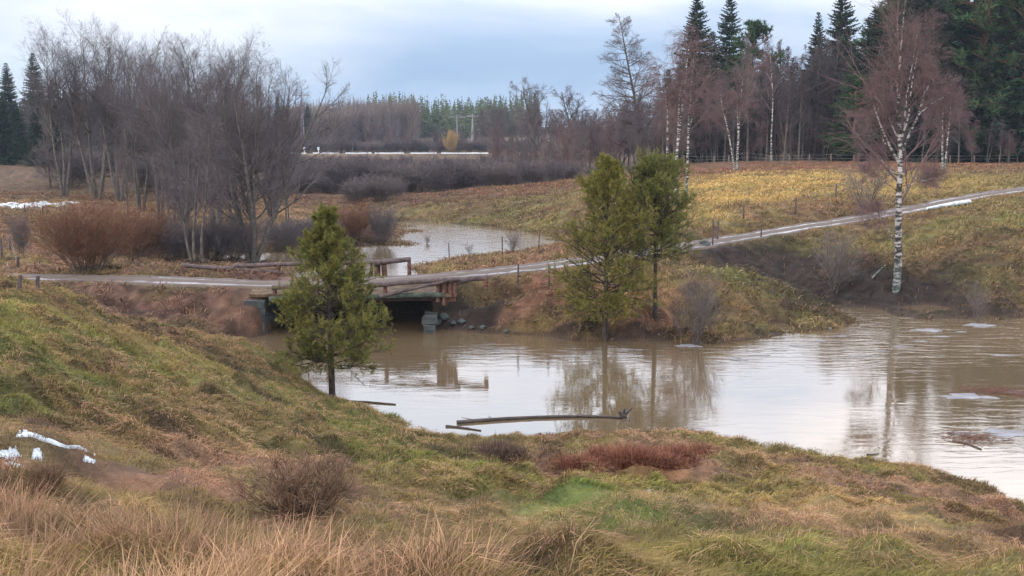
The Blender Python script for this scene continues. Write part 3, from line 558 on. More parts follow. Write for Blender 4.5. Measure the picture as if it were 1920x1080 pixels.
# ------------------------------------------------------------------ growing trees, level by level
def grow(P, D, Ln, Rd, n, wander, trop, taper, rng):
    P = P.copy(); D = norm(D); nodes = [P.copy()]; rad = [Rd.copy()]
    for i in range(n):
        D = norm(D + wander * rng.normal(size=D.shape) + np.array([0, 0, 1.]) * trop); P = P + D * (Ln / n)[:, None]
        nodes.append(P.copy()); rad.append(Rd * (1 - (i + 1) / n * (1 - taper)))
    return np.stack(nodes, 1), np.stack(rad, 1)
def sprout(nodes, rad, cnt, t0, t1, ang, rng, lenf):
    B, K, _ = nodes.shape; b = np.repeat(np.arange(B), cnt); t = t0 + (t1 - t0) * ((np.tile(np.arange(cnt), B) + rng.random(B * cnt)) / cnt)
    f = t * (K - 1); i = np.minimum(f.astype(int), K - 2); f = (f - i)[:, None]
    p = nodes[b, i] * (1 - f) + nodes[b, i + 1] * f; pd = norm(nodes[b, i + 1] - nodes[b, i]); r = rad[b, i] * (1 - f[:, 0]) + rad[b, i + 1] * f[:, 0]
    h = norm(np.cross(pd, rng.normal(size=p.shape))); a = R(ang[0]) + (R(ang[1]) - R(ang[0])) * rng.random((len(b), 1))
    PL = np.linalg.norm(np.diff(nodes, axis=1), axis=-1).sum(1)[b]
    return p, pd * np.cos(a) + h * np.sin(a), PL * lenf(t) * (.7 + .6 * rng.random(len(b))), r
def seglist(nodes, rad):
    return nodes[:, :-1].reshape(-1, 3), nodes[:, 1:].reshape(-1, 3), rad[:, :-1].reshape(-1), rad[:, 1:].reshape(-1)
def bare_tree(seed, H, r0, stems=1, spread=8, first=.25, a1=(30, 55), dome=0, n1=18, l1=.42, n2=9, n3=7, tw=5, trop=.06, droop=0, wander=.10, twl=.5, twd=.010, bark=M_bark, twig=M_twig, k=5):
    rng = np.random.default_rng(seed); a = np.arange(stems) * 2 * PI / stems + rng.random(stems); sp_ = R(spread) * (.5 + rng.random(stems))
    D = np.column_stack([np.cos(a) * np.sin(sp_), np.sin(a) * np.sin(sp_), np.cos(sp_)]); P = np.column_stack([np.cos(a), np.sin(a), a * 0]) * (.12 * (stems > 1) * r0 * 8); P[:, 2] = -.15
    if stems == 1: D[:, :2] *= .4
    Lh = H * (.85 + .2 * rng.random(stems)); Lh[0] = H; nd, rd = grow(P, D, Lh, np.full(stems, r0), 12, wander * .45, trop, .12, rng)
    T_ = MB()
    for s in range(stems): T_.tube(nd[s], rd[s], 8)
    p, d, l, r = sprout(nd, rd, n1, first, .99, a1, rng, lambda t: l1 * ((1.25 - t) ** .5 if dome else (1.12 - t) ** .75))
    n_a, r_a = grow(p, d, l, np.minimum(r * .55, l * .022 + .006), 6, wander, trop * 1.6, .2, rng); T_.segs(*seglist(n_a, r_a), k)
    p, d, l, r = sprout(n_a, r_a, n2, .15, 1, (25, 55), rng, lambda t: .50 * (1.2 - t))
    n_b, r_b = grow(p, d, l, r * .6 + .002, 4, wander * 1.2, trop - droop * .3, .3, rng)
    Cw = MB(); Cw.segs(*seglist(n_b, r_b), 3)
    p, d, l, r = sprout(n_b, r_b, n3, .1, 1, (20, 55), rng, lambda t: .6 * (1.15 - t * .6))
    l = np.maximum(l, .15); n_c, r_c = grow(p, d, l, r * .6 + .0015, 3, wander * 1.4, trop * .6 - droop, .4, rng); Cw.segs(*seglist(n_c, r_c), 3)
    p, d, l, r = sprout(n_c, r_c, tw, .05, 1, (15, 50), rng, lambda t: .8 + 0 * t)
    d = norm(d + [0, 0, -droop * 1.6 + .1]); Cw.spikes(p, d, np.clip(l, .12, twl), twd * (.7 + .6 * rng.random(len(p))), rng)
    return dict(H=H, parts=[('trunk', T_.mesh('trunk', bark)), ('crown', Cw.mesh('crown', twig))])
def stems_tree(seed, lines, radii, per=9, l1=.30, n2=8, n3=6, tw=6, droop=.25, first=.35, twl=.5, twd=.008, bark=M_birch, twig=M_twig_red, a1=(22, 50)):
    """a tree whose main stems are given as polylines (x, y, z)"""
    rng = np.random.default_rng(seed); T_ = MB(); nds = []; rds = []
    for ln_, (ra, rb) in zip(lines, radii):
        q = refine(ln_, 5); q = q + rng.normal(size=q.shape) * .012; rr = np.linspace(ra, rb, len(q)); T_.tube(q, rr, 9)
        i = np.linspace(0, len(q) - 1, 11).astype(int); nds.append(q[i]); rds.append(rr[i])
    nd = np.array(nds); rd = np.array(rds)
    p, d, l, r = sprout(nd, rd, per, first, 1, a1, rng, lambda t: l1 * (1.25 - t * .8))
    n_a, r_a = grow(p, d, l, np.minimum(r * .5, .004 + l * .012), 5, .10, .07, .25, rng); Cw = MB(); Cw.segs(*seglist(n_a, r_a), 4); p, d, l, r = sprout(n_a, r_a, n2, .15, 1, (20, 50), rng, lambda t: .55 * (1.2 - t * .6))
    n_b, r_b = grow(p, d, l, r * .6 + .0015, 4, .10, -droop * .3 + .03, .4, rng); Cw.segs(*seglist(n_b, r_b), 3)
    p, d, l, r = sprout(n_b, r_b, n3, .1, 1, (15, 45), rng, lambda t: .6 + 0 * t)
    n_c, r_c = grow(p, d, np.maximum(l, .2), r * .6 + .001, 3, .12, -droop, .5, rng); Cw.segs(*seglist(n_c, r_c), 3)
    p, d, l, r = sprout(n_c, r_c, tw, .05, 1, (15, 45), rng, lambda t: .8 + 0 * t)
    d = norm(d + [0, 0, -droop * 1.5]); Cw.spikes(p, d, np.clip(l, .12, twl), twd, rng)
    return dict(H=max(l_[-1][2] for l_ in lines), parts=[('trunk', T_.mesh('trunk', bark)), ('crown', Cw.mesh('crown', twig))])
def bush(seed, H, W, stems=26, n2=9, tw=8, twig=M_twig, bark=M_bark, twd=.012, up=.10, r0=.02):
    rng = np.random.default_rng(seed); a = rng.random(stems) * 2 * PI; rr = rng.random(stems) ** .6
    P = np.column_stack([np.cos(a) * rr * W * .16, np.sin(a) * rr * W * .16, np.full(stems, -.1)])
    D = norm(np.column_stack([np.cos(a) * rr * W / H * .62, np.sin(a) * rr * W / H * .62, np.ones(stems)])); Lh = H * (.75 + .4 * rng.random(stems))
    nd, rd = grow(P, D, Lh, np.full(stems, r0), 7, .09, .03, .2, rng); T_ = MB(); T_.segs(*seglist(nd, rd), 5)
    p, d, l, r = sprout(nd, rd, n2, .12, 1, (20, 50), rng, lambda t: .42 * (1.2 - t * .8)); n_b, r_b = grow(p, d, l, r * .6, 4, .12, up, .35, rng); Cw = MB(); Cw.segs(*seglist(n_b, r_b), 3)
    p, d, l, r = sprout(n_b, r_b, 6, .1, 1, (15, 45), rng, lambda t: .5 + 0 * t); n_c, r_c = grow(p, d, np.maximum(l, .12), r * .6 + .001, 2, .1, up, .5, rng); Cw.segs(*seglist(n_c, r_c), 3)
    p, d, l, r = sprout(n_c, r_c, tw, .05, 1, (12, 40), rng, lambda t: .8 + 0 * t); Cw.spikes(p, d, np.clip(l, .1, .5), twd, rng)
    return dict(H=H, parts=[('wood', T_.mesh('wood', bark)), ('crown', Cw.mesh('crown', twig))])
def spruce(seed, H, W, m=M_spruce, bare=.03, nb=None, pw=.68):
    rng = np.random.default_rng(seed); T_ = MB(); T_.tube([(0, 0, -.3), (0, 0, H * .5), (0, 0, H)], [H * .011, H * .007, .02], 7)
    nb = nb or int(H * 19); t = np.sort(rng.random(nb)) ** .95; z = H * (bare + (1 - bare) * t); a = np.arange(nb) * 2.4 + rng.random(nb)
    Lb = W * (1 - t) ** pw * (.70 + .5 * rng.random(nb)) + .18; P = np.column_stack([z * 0, z * 0, z]); pitch = R(8) - R(34) * (1 - t)
    D = np.column_stack([np.cos(a) * np.cos(pitch), np.sin(a) * np.cos(pitch), np.sin(pitch)]); nd, rd = grow(P, D, Lb, .012 + Lb * .008, 5, .04, .07, .3, rng)
    T_.segs(*seglist(nd, rd), 3); Cw = MB()
    p, d, l, r = sprout(nd, rd, 20, .08, 1, (30, 70), rng, lambda q: .28 * (1.15 - q * .75)); d[:, 2] = d[:, 2] * .35 - .28; l = np.clip(l, .16, 1.1)
    fl = norm(np.column_stack([rng.normal(size=(len(p), 2)) * .7, np.ones(len(p))])); Cw.spikes(p, d, l, .13 + l * .28, rng, flat=fl)
    p2 = p + norm(d) * l[:, None] * .35; d2 = norm(d + rng.normal(size=d.shape) * .55); Cw.spikes(p2, d2, l * .75, .10 + l * .22, rng)
    return dict(H=H, parts=[('trunk', T_.mesh('trunk', M_bark_dark)), ('crown', Cw.mesh('crown', m))])
def scots(seed, H, W, bare=.45, m=M_pinefar, nb=34, puff=26):
    rng = np.random.default_rng(seed); wob = rng.normal(size=(6, 3)) * [.18, .18, 0]; wob[0] = 0; q = np.column_stack([np.zeros(6), np.zeros(6), np.linspace(-.3, H * .97, 6)]) + wob; q = refine(q, 4)
    T_ = MB(); T_.tube(q, np.linspace(H * .0125, .05, len(q)), 8); t = bare + (1 - bare) * np.sort(rng.random(nb)); a = rng.random(nb) * 2 * PI
    P = np.column_stack([np.interp(t * H, q[:, 2], q[:, 0]), np.interp(t * H, q[:, 2], q[:, 1]), t * H]); s = (t - bare) / (1 - bare)
    Lb = W * (np.sin(PI * np.clip(.2 + s * .78, 0, 1)) ** .8 * .9 + .12) * (.6 + .6 * rng.random(nb)); pitch = R(-4) + R(48) * s
    D = np.column_stack([np.cos(a) * np.cos(pitch), np.sin(a) * np.cos(pitch), np.sin(pitch)]); nd, rd = grow(P, D, Lb, .02 + Lb * .014, 5, .13, .04, .3, rng); T_.segs(*seglist(nd, rd), 4)
    p, d, l, r = sprout(nd, rd, 8, .30, 1, (25, 65), rng, lambda q_: .33 * (1.2 - q_ * .6)); n_b, r_b = grow(p, d, l, r * .6, 3, .12, .10, .4, rng); T_.segs(*seglist(n_b, r_b), 3); Cw = MB()
    p, d, l, r = sprout(n_b, r_b, puff, .15, 1, (30, 95), rng, lambda q_: 1 + 0 * q_); d = norm(d + rng.normal(size=d.shape) * .5 + [0, 0, .3]); Cw.spikes(p, d, .30 + .25 * rng.random(len(p)), .11, rng)
    return dict(H=H, parts=[('trunk', T_.mesh('trunk', M_pinebark)), ('crown', Cw.mesh('crown', m))])
def young_pine(seed, H, W, bare, lean=0, tint=(1, 1, 1), prof=None, per=7, gap=.30, open_=1.0, sub=9, sh=4):
    rng = np.random.default_rng(seed); q = np.array([(0, 0, -.15), (lean * .3, 0, H * .3), (lean * .7, .03, H * .65), (lean, 0, H * .97)]); q = refine(q, 5)
    T_ = MB(); T_.tube(q, np.linspace(H * .015 + .02, .012, len(q)), 9, jit=.12, rng=rng); zs = np.arange(bare, H * .96, gap); z = np.repeat(zs, per) + rng.normal(size=len(zs) * per) * .06; n = len(z)
    a = rng.random(n) * 2 * PI; t = np.clip((z - bare) / (H - bare), 0, 1)
    prof = prof or (lambda t: np.interp(t, [0, .12, .3, .6, .85, 1], [.80, 1.02, .98, .56, .26, .08]))
    Lb = W * prof(t) * (.62 + .5 * rng.random(n)); pitch = R(2) + R(52) * t + rng.normal(size=n) * .12; P = np.column_stack([np.interp(z, q[:, 2], q[:, 0]), np.interp(z, q[:, 2], q[:, 1]), z])
    D = np.column_stack([np.cos(a) * np.cos(pitch), np.sin(a) * np.cos(pitch), np.sin(pitch)]); nd, rd = grow(P, D, Lb, .008 + Lb * .010, 6, .08, .05, .3, rng)
    Li = MB(); Li.segs(*seglist(nd, rd), 4)
    p, d, l, r = sprout(nd, rd, sub, .22, 1, (30, 65), rng, lambda q_: .40 * (1.15 - q_ * .75)); l = np.clip(l, .10, .7); n_b, r_b = grow(p, d, l, r * .6 + .001, 3, .10, .10, .5, rng); Li.segs(*seglist(n_b, r_b), 3)
    p, d, l, r = sprout(n_b, r_b, sh, .2, 1, (25, 55), rng, lambda q_: .6 + 0 * q_); l = np.clip(l, .08, .28); n_c, r_c = grow(p, d, l, r * .6 + .001, 2, .08, .15, .6, rng); Li.segs(*seglist(n_c, r_c), 3)
    # needles bristle forward round every shoot
    Cw = MB(); nn = 11; base = np.concatenate([n_c[:, -1], n_c[:, 1], n_b[:, -1], nd[:, -1]]); dr = np.concatenate([n_c[:, -1] - n_c[:, 1], n_c[:, 1] - n_c[:, 0], n_b[:, -1] - n_b[:, -2], nd[:, -1] - nd[:, -2]])
    hue = (.7 + .7 * rng.random((len(base), 1))) * np.array([.074, .086, .030]) * np.array(tint); hue[:, 0] *= 1 + .35 * rng.random(len(base)); b = np.repeat(base, nn, 0); dd = norm(np.repeat(norm(dr), nn, 0) + rng.normal(size=(len(base) * nn, 3)) * .55)
    b = b - norm(np.repeat(dr, nn, 0)) * rng.random((len(b), 1)) * .10; cc = np.repeat(hue, nn, 0) * (.75 + .5 * rng.random((len(b), 1)))
    Cw.spikes(b, dd, .075 + .05 * rng.random(len(b)), .013, rng, col=cc)
    return dict(H=H, parts=[('trunk', T_.mesh('trunk', M_bark_dark)), ('limbs', Li.mesh('limbs', M_bark_dark)), ('crown', Cw.mesh('crown', M_needle))])
def top_of(v):
    if 'top' not in v:
        me = v['parts'][-1][1]; a = np.empty(len(me.vertices) * 3, np.float32); me.vertices.foreach_get('co', a); v['top'] = float(np.percentile(a[2::3], 98.8))
    return v['top']
def plant(v, name, p, h, label, cat, group=None, rz=0, sx=1.0):
    """one thing from a grown variant; later copies share the meshes of the first"""
    s = h / (v['H'] if v['H'] == 1 else top_of(v)); root = empty(name, p, rz, (s * sx, s * sx, s)); tag(root, label, cat, group)
    for pn, me in v['parts']: obj(pn, me, root)
    return root
def height_to(p, py_top):                    # height that reaches a photo row from a base point
    return max(at_Y(960, py_top, p[1])[2] - p[2], .3)

# ------------------------------------------------------------------ the young pines by the water
vp = young_pine(1, 5.2, 1.62, .90, lean=-.05, per=8, gap=.28, tint=(1.6, 1.6, 1.15))
p = hit(623, 744); plant(vp, 'young_pine', (p[0], p[1], p[2] - .02), height_to(p, 392), 'small green pine alone on the near shore in front of the log bridge', 'pine tree')
pr2 = lambda t: np.interp(t, [0, .15, .3, .5, .8, 1], [.75, .95, 1.0, .9, .5, .2])
vp2 = young_pine(2, 6.5, 2.35, .75, lean=.08, prof=pr2, per=8, gap=.32, tint=(1.75, 1.65, 1.05), sub=9)
p = at_Z(1134, 632, .12); plant(vp2, 'young_pine', p, height_to(p, 300), 'yellow green pine on the far water edge with branches down to the bank', 'pine tree', rz=.6)
vp3 = young_pine(3, 6.2, 2.05, 2.5, lean=.12, prof=lambda t: np.interp(t, [0, .2, .5, .8, 1], [.9, 1.0, 1.0, .7, .25]), per=8, gap=.28, tint=(1.45, 1.55, 1.15))
p = hit(1228, 606); plant(vp3, 'young_pine', p, height_to(p, 292), 'darker green pine with a bare lower trunk on the bank behind the yellow green pine', 'pine tree', rz=2)

# ------------------------------------------------------------------ big birch on the right bank: stems traced at its own distance
def stem_pts(base, pts, dy):
    n = len(pts); o = []
    for i, (px, py) in enumerate(pts):
        q = at_Y(px, py, base[1] + dy * i / max(n - 1, 1)); o.append(q - base)
    return o
b0 = hit(1678, 548)
L_ = [([(1678,556),(1684,500),(1684,420),(1686,350),(1688,300),(1686,230),(1684,160),(1690,90),(1695,20)], 0, (.185, .018)),
      ([(1688,300),(1700,262),(1722,215),(1742,155),(1755,110)], 1.2, (.085, .02)),
      ([(1722,215),(1745,195),(1765,185),(1782,172)], .6, (.05, .012)),
      ([(1722,215),(1733,175),(1742,130)], -.5, (.045, .015)),
      ([(1687,310),(1672,280),(1655,245),(1640,205),(1633,185)], -1.0, (.075, .016)),
      ([(1672,280),(1655,262),(1648,215),(1636,160)], 1.0, (.04, .012)),
      ([(1686,262),(1672,235),(1660,190),(1656,150)], .8, (.05, .014)),
      ([(1688,260),(1702,225),(1708,170),(1716,125),(1724,85)], -1.4, (.055, .014)),
      ([(1688,285),(1695,240),(1700,180),(1712,110),(1722,50)], -.4, (.05, .014)),
      ([(1684,330),(1664,315),(1650,295),(1646,285)], 1.6, (.04, .012)),
      ([(1684,360),(1664,345),(1640,335),(1612,318)], -.6, (.03, .008)),
      ([(1684,375),(1702,350),(1728,332),(1745,330)], .9, (.03, .008)),
      ([(1685,470),(1665,430),(1648,408),(1630,396)], -.8, (.03, .006)),
      ([(1686,350),(1710,345),(1735,338),(1760,330)], -1.5, (.025, .006))]
v = stems_tree(21, [stem_pts(b0, a, dy) for a, dy, _ in L_], [(a * (1 if i == 0 else .75), b_ * .7) for i, (*_, (a, b_)) in enumerate(L_)], per=11, l1=.42, n2=8, n3=6, tw=5, droop=.12, first=.30, twl=.45, twd=.0055)
v['H'] = 1; plant(v, 'birch_tree', b0, 1, 'large leafless birch with many white stems fanning from one trunk on the muddy right bank', 'birch tree')
# leaning stem pieces behind its foot
def log_piece(name, pts, r, m, label, cat, jit=.2, seed=0, k=8, group=None, off=.5):
    rng = np.random.default_rng(seed); P = [np.array(q, float) for q in pts]; b = P[0].copy(); mb_ = MB(); q = refine([p_ - b for p_ in P], 5); mb_.tube(q, np.linspace(r[0], r[1], len(q)), k, jit=jit, rng=rng)
    o = obj(name, mb_.mesh(name, m)); o.location = b; tag(o, label, cat, group); return o
g = lambda px, py, dz=0: hit(px, py) + [0, 0, dz]
log_piece('fallen_branch', [g(1634, 526, .03), g(1645, 515, .06), g(1660, 503, .05)], (.04, .02), M_birch, 'short pale birch branch lying on the dark mud left of the big birch', 'branch', seed=3)

# birches below the forest
def birch_at(name, lines, label, dys=None, per=9, seed=5, rs=None, l1=.32, droop=.3, group=None, tw=6, twl=.6):
    b = hit(*lines[0][0]); dys = dys or [0] * len(lines); P = []
    for ln_, dy in zip(lines, dys): P.append(stem_pts(b, ln_, dy))
    P = [[p_ if i else p_ - [0, 0, .25] for i, p_ in enumerate(a)] for a in P]
    v = stems_tree(seed, P, [(a * .78, b_ * .7) for a, b_ in (rs or [(.13, .03)] * len(lines))], per=per, l1=l1, droop=droop, tw=tw, twl=twl, twd=.013, first=.4); v['H'] = 1
    return plant(v, name, b, 1, label, 'birch tree', group)
birch_at('birch_tree', [[(1252,385),(1252,330),(1251,280),(1252,220),(1248,180),(1246,130)], [(1252,235),(1256,205),(1260,175)]], 'slim birch with a forked top, left stem of the white trio behind the pines', seed=31, rs=[(.12,.03),(.06,.02)])
birch_at('birch_tree', [[(1268,388),(1268,310),(1273,250),(1282,180),(1288,120),(1292,85)], [(1268,300),(1272,240),(1274,180),(1280,150)]], 'twin stemmed birch in the middle of the white trio behind the pines', seed=32, rs=[(.14,.03),(.10,.03)])
birch_at('birch_tree', [[(1286,378),(1289,300),(1292,220),(1297,160),(1300,110)], [(1291,240),(1300,215),(1306,205)]], 'birch with one short side stem, right of the white trio behind the pines', seed=33, rs=[(.13,.03),(.05,.02)])
birch_at('birch_tree', [[(1381,322),(1384,270),(1386,230),(1390,180),(1392,150)], [(1378,320),(1372,285),(1364,240),(1355,205),(1350,175)], [(1384,262),(1383,215),(1382,190)]], 'birch pair with one leaning stem at the top edge of the straw field', seed=34, rs=[(.15,.03),(.12,.03),(.08,.03)])
birch_at('birch_tree', [[(1447,304),(1446,260),(1449,200),(1447,145),(1444,100)], [(1447,148),(1436,135),(1428,125)]], 'tall thin birch trunk standing alone just behind the wire fence', seed=35, rs=[(.14,.03),(.06,.02)])
birch_at('birch_tree', [[(1768,322),(1767,270),(1768,215),(1770,165)], [(1771,324),(1776,270),(1782,210),(1784,170)]], 'two slender white stems on the brown verge right of the big birch', seed=36, rs=[(.13,.03),(.12,.03)], l1=.36)

# ------------------------------------------------------------------ variants for the woods
BT = [bare_tree(100, 17, .22, stems=4, spread=10, dome=1, first=.36, n1=15, n2=12, n3=6, tw=3, a1=(26, 56), l1=.40, trop=.045, wander=.07, twl=.6, twd=.010),
      bare_tree(101, 15, .18, stems=3, spread=8, dome=1, first=.36, n1=17, n2=12, n3=6, tw=3, a1=(26, 56), l1=.40, trop=.045, wander=.07, twl=.6, twd=.010),
      bare_tree(102, 12, .17, dome=1, stems=7, spread=13, first=.22, n1=13, n2=10, n3=6, tw=3, a1=(26, 56), l1=.36, trop=.05, wander=.08, twl=.5, twd=.009),
      bare_tree(103, 14, .17, stems=2, spread=6, dome=1, first=.26, n1=20, n2=12, n3=6, tw=3, a1=(28, 58), l1=.40, trop=.045, wander=.07, twl=.6, twd=.010)]
GREY = [bare_tree(110, 16, .16, stems=1, first=.30, n1=26, n2=8, n3=6, tw=5, a1=(25, 50), l1=.24, twl=.8, twd=.022, twig=M_twig_grey),
        bare_tree(111, 15, .15, stems=2, spread=5, first=.25, n1=18, n2=8, n3=6, tw=5, a1=(25, 50), l1=.26, twl=.8, twd=.022, twig=M_twig)]
GDK = [bare_tree(114, 16, .16, stems=1, first=.30, n1=26, n2=8, n3=6, tw=5, a1=(25, 50), l1=.24, twl=.8, twd=.020, twig=M_twig_dark), bare_tree(115, 15, .15, stems=2, spread=5, first=.3, n1=18, n2=8, n3=6, tw=5, a1=(25, 50), l1=.26, twl=.8, twd=.020, twig=M_twig_dark)]
PURP = [bare_tree(112, 14, .12, stems=2, spread=7, first=.15, n1=18, n2=8, n3=6, tw=5, a1=(20, 45), l1=.30, droop=.15, twl=.8, twd=.024, twig=M_twig_red, bark=M_bark),
        bare_tree(113, 12, .12, stems=3, spread=10, first=.12, n1=14, n2=8, n3=6, tw=5, a1=(20, 45), l1=.32, droop=.1, twl=.8, twd=.024, twig=M_twig_red, bark=M_bark)]
OAK = bare_tree(120, 11, .30, stems=1, first=.22, n1=18, n2=9, n3=7, tw=4, a1=(40, 70), l1=.55, wander=.17, trop=.03, twl=.6, twd=.02)
LARCH = bare_tree(121, 20, .24, stems=1, spread=2, first=.18, n1=70, n2=10, n3=6, tw=4, a1=(62, 85), l1=.24, trop=.03, twl=.5, twd=.016, twig=M_twig)
SPR = [spruce(130, 24, 5.0), spruce(131, 22, 4.2), spruce(132, 26, 5.6)]
SCO = [scots(140, 22, 5.0, .20, nb=60, puff=30), scots(141, 24, 5.0, .30, nb=56, puff=30), scots(142, 18, 4.6, .06, nb=80, puff=30)]
BU = [bush(150, 3.2, 3.4, 34, tw=8, twd=.012), bush(151, 3.0, 3.2, 44, twig=M_twig_orange, tw=6, twd=.008, up=.10), bush(152, 4.5, 5.0, 34, tw=8, twd=.022, twig=M_twig), bush(153, 4.5, 4.6, 34, tw=8, twd=.022, twig=M_twig_grey), bush(154, 3.0, 2.8, 40, twig=M_twig_gold, twd=.02, up=.16)]
rg = np.random.default_rng(77)
def put(v, name, px, py, top, label, cat, group=None, Y=None, sx=1.0):
    p = ground_at(px, Y) if Y else hit(px, py); return plant(v, name, (p[0], p[1], p[2] - .1), height_to(p, top), label, cat, group, rz=rg.random() * 6.28, sx=sx)

# left stand of bare trees
put(BT[0], 'bare_tree', 183, 376, 30, 'tallest leafless tree of the left stand, forked low above the orange willow bush', 'tree', sx=1.0)
put(BT[1], 'bare_tree', 122, 372, 45, 'leafless tree at the left end of the bare stand, next to the dark spruce', 'tree', sx=1.05)
put(BT[1], 'bare_tree', 265, 398, 62, 'leafless tree right behind the orange willow bush, second from the tall forked one', 'tree')
put(BT[3], 'bare_tree', 300, 414, 80, 'leafless tree with a straight trunk in the middle of the left stand', 'tree')
put(BT[0], 'bare_tree', 345, 420, 75, 'leafless tree between the straight trunk and the pale twin stems', 'tree', sx=.9)
put(BT[3], 'bare_tree', 405, 430, 66, 'leafless tree left of the dark thick crown by the flood water', 'tree', sx=1.15)
put(BT[2], 'bare_tree', 474, 490, 96, 'leafless tree with thick dark stems spreading from one base beside the flood water', 'tree', sx=1.05)
put(BT[1], 'bare_tree', 440, 425, 68, 'leafless tree just behind the thick dark stems by the flood water', 'tree', sx=.9)
put(BT[2], 'bare_tree', 512, 410, 112, 'leafless tree at the right end of the left stand', 'tree', sx=.8)
put(BT[2], 'bare_tree', 352, 400, 78, 'wide leafless crown just left of the pale twin stems, farther back', 'tree', sx=.8)
put(BT[0], 'bare_tree', 225, 380, 48, 'leafless tree between the tallest forked tree and its right neighbour', 'tree', sx=.8)
b = hit(372, 492)
v = stems_tree(41, [stem_pts(b, [(366,494),(362,455),(366,400),(372,330),(380,260)], .4), stem_pts(b, [(380,494),(378,450),(384,390),(390,320),(392,250)], -.3), stem_pts(b, [(360,494),(350,455),(343,400),(340,340)], .8)], [(.09, .02)] * 3, per=10, l1=.3, bark=M_bark, twig=M_twig, droop=.05, twd=.010)
v['H'] = 1; plant(v, 'bare_tree', b, 1, 'thin tree with two pale grey stems just behind the left log railing', 'tree')
for k, (px, py, top) in enumerate([(95,350,190),(150,340,180),(215,350,170),(240,420,250),(325,440,260),(410,450,260),(455,390,210),(360,390,190),(540,420,270),(300,350,200),(60,300,190),(330,300,190),(420,300,205)]):
    put([GREY[0], BT[3], GREY[1]][k % 3], 'bare_tree', px, py, top, 'thin leafless undergrowth tree among the trunks of the left stand', 'tree', 'undergrowth trees in the left stand', sx=1.1)
put(SPR[1], 'spruce_tree', 22, 296, 120, 'dark spruce at the left edge of the photo', 'spruce')
put(SPR[0], 'spruce_tree', 72, 296, 100, 'dark spruce second from the left edge, half veiled by bare twigs', 'spruce')
put(SPR[1], 'spruce_tree', 432, 300, 150, 'spruce showing above the bare stand near its right end', 'spruce')
put(SPR[2], 'spruce_tree', 524, 300, 182, 'small spruce at the right end of the left stand', 'spruce', sx=.8)
put(SPR[1], 'spruce_tree', 150, 296, 135, 'spruce hidden behind the tallest leafless tree of the left stand', 'spruce')
for px, top in [(-30,130),(105,150),(128,170),(165,175),(190,160),(215,190),(240,185),(268,190),(290,175),(318,195),(345,200),(375,190),(400,205),(440,185),(470,200),(495,205)]: put(SPR[0], 'spruce_tree', px, 0, top, 'dark spruce in the dim wood behind the left stand', 'spruce', 'spruces behind the left stand', Y=215 + rg.random() * 20)
for k in range(34): put(SPR[k % 3], 'spruce_tree', -60 + k * 17.5 + rg.random() * 12, 0, 168 + rg.random() * 34 + max(0, k - 22) * 3, 'dark low spruce of the closed wood seen through the left stand', 'spruce', 'dark low spruces seen through the left stand', Y=165 + rg.random() * 45, sx=1.4)
for k in range(18): put([BU[2], BU[3]][k % 2], 'bare_bush', 120 + k * 25 + rg.random() * 12, 0, 275 + rg.random() * 25, 'leafless scrub in the field behind the left stand', 'bush', 'scrub behind the left stand', Y=105 + rg.random() * 40, sx=1.5)
# bushes on the left
put(BU[1], 'willow_bush', 165, 508, 372, 'wide willow bush with orange upper twigs left of the bridge, behind the road', 'bush', sx=1.25)
put(BU[1], 'willow_bush', 250, 488, 385, 'smaller orange twigged willow bush right of the wide one', 'bush', sx=1.2)
put(BU[1], 'willow_bush', 655, 452, 380, 'rusty orange bush at the bend of the flood water behind the small pine', 'bush', sx=1.1)
put(BU[0], 'bare_bush', 715, 458, 385, 'grey leafless bush right of the rusty orange bush at the flood water', 'bush', sx=.7)
put(BU[0], 'bare_bush', 435, 490, 400, 'dark low bush at the foot of the thick dark stems, left side', 'bush', sx=1.1)
put(BU[0], 'bare_bush', 530, 470, 405, 'dark low bush right of the thick dark stems', 'bush', sx=1.2)
for px, py, top in [(310,478,410),(340,488,420),(400,486,415),(290,465,405),(570,455,410),(600,462,405)]: put(BU[0], 'bare_bush', px, py, top, 'dark low leafless bush among the tree feet behind the left railing', 'bush', 'low bushes under the left stand', sx=1.25)
put(BU[3], 'bare_bush', 40, 480, 400, 'pale grey leafless bush by the fence at the left edge', 'bush', sx=.5)

# thicket in the middle distance, row by row
for k in range(64):
    px = 530 + k * 10 + rg.random() * 14; Y = 270 + rg.random() * 50
    put([GDK[0], GREY[1], GDK[1], PURP[0]][k % 4], 'bare_tree', px, 0, 214 + rg.random() * 22 if px < 700 else (232 + rg.random() * 18 if px < 900 else 205), 'leafless tree in the low purple brown wood before the distant road', 'tree', 'leafless trees in the middle distance', Y=Y, sx=1.5)
for k in range(30):
    px = 560 + k * 17.5 + rg.random() * 10; Y = 113 + rg.random() * 18
    put([BU[2], BU[3]][k % 2], 'bare_bush', px, 0, 293 + rg.random() * 18, 'dark leafless bush in the row behind the green meadow', 'bush', 'bushes behind the green meadow', Y=Y, sx=1.4)
for k in range(20):
    px = 540 + k * 21 + rg.random() * 12
    put([BU[2], PURP[1]][k % 2], 'bare_bush', px, 0, 288 + rg.random() * 12, 'leafless thicket bush in front of the distant road', 'bush', 'thicket before the distant road', Y=150 + rg.random() * 50, sx=1.7)
for k in range(34):
    put([BU[2], BU[3]][k % 2], 'bare_bush', 500 + k * 15 + rg.random() * 8, 0, 258 + rg.random() * 10, 'leafless scrub along the far side of the distant road', 'bush', 'scrub beyond the distant road', Y=274 + rg.random() * 14, sx=1.6)
for k in range(14): put([BU[2], BU[3]][k % 2], 'bare_bush', 470 + k * 22 + rg.random() * 10, 0, 322 + rg.random() * 18, 'dark leafless scrub on the brown rise right of the left stand', 'bush', 'scrub on the brown rise', Y=100 + rg.random() * 22, sx=1.5)
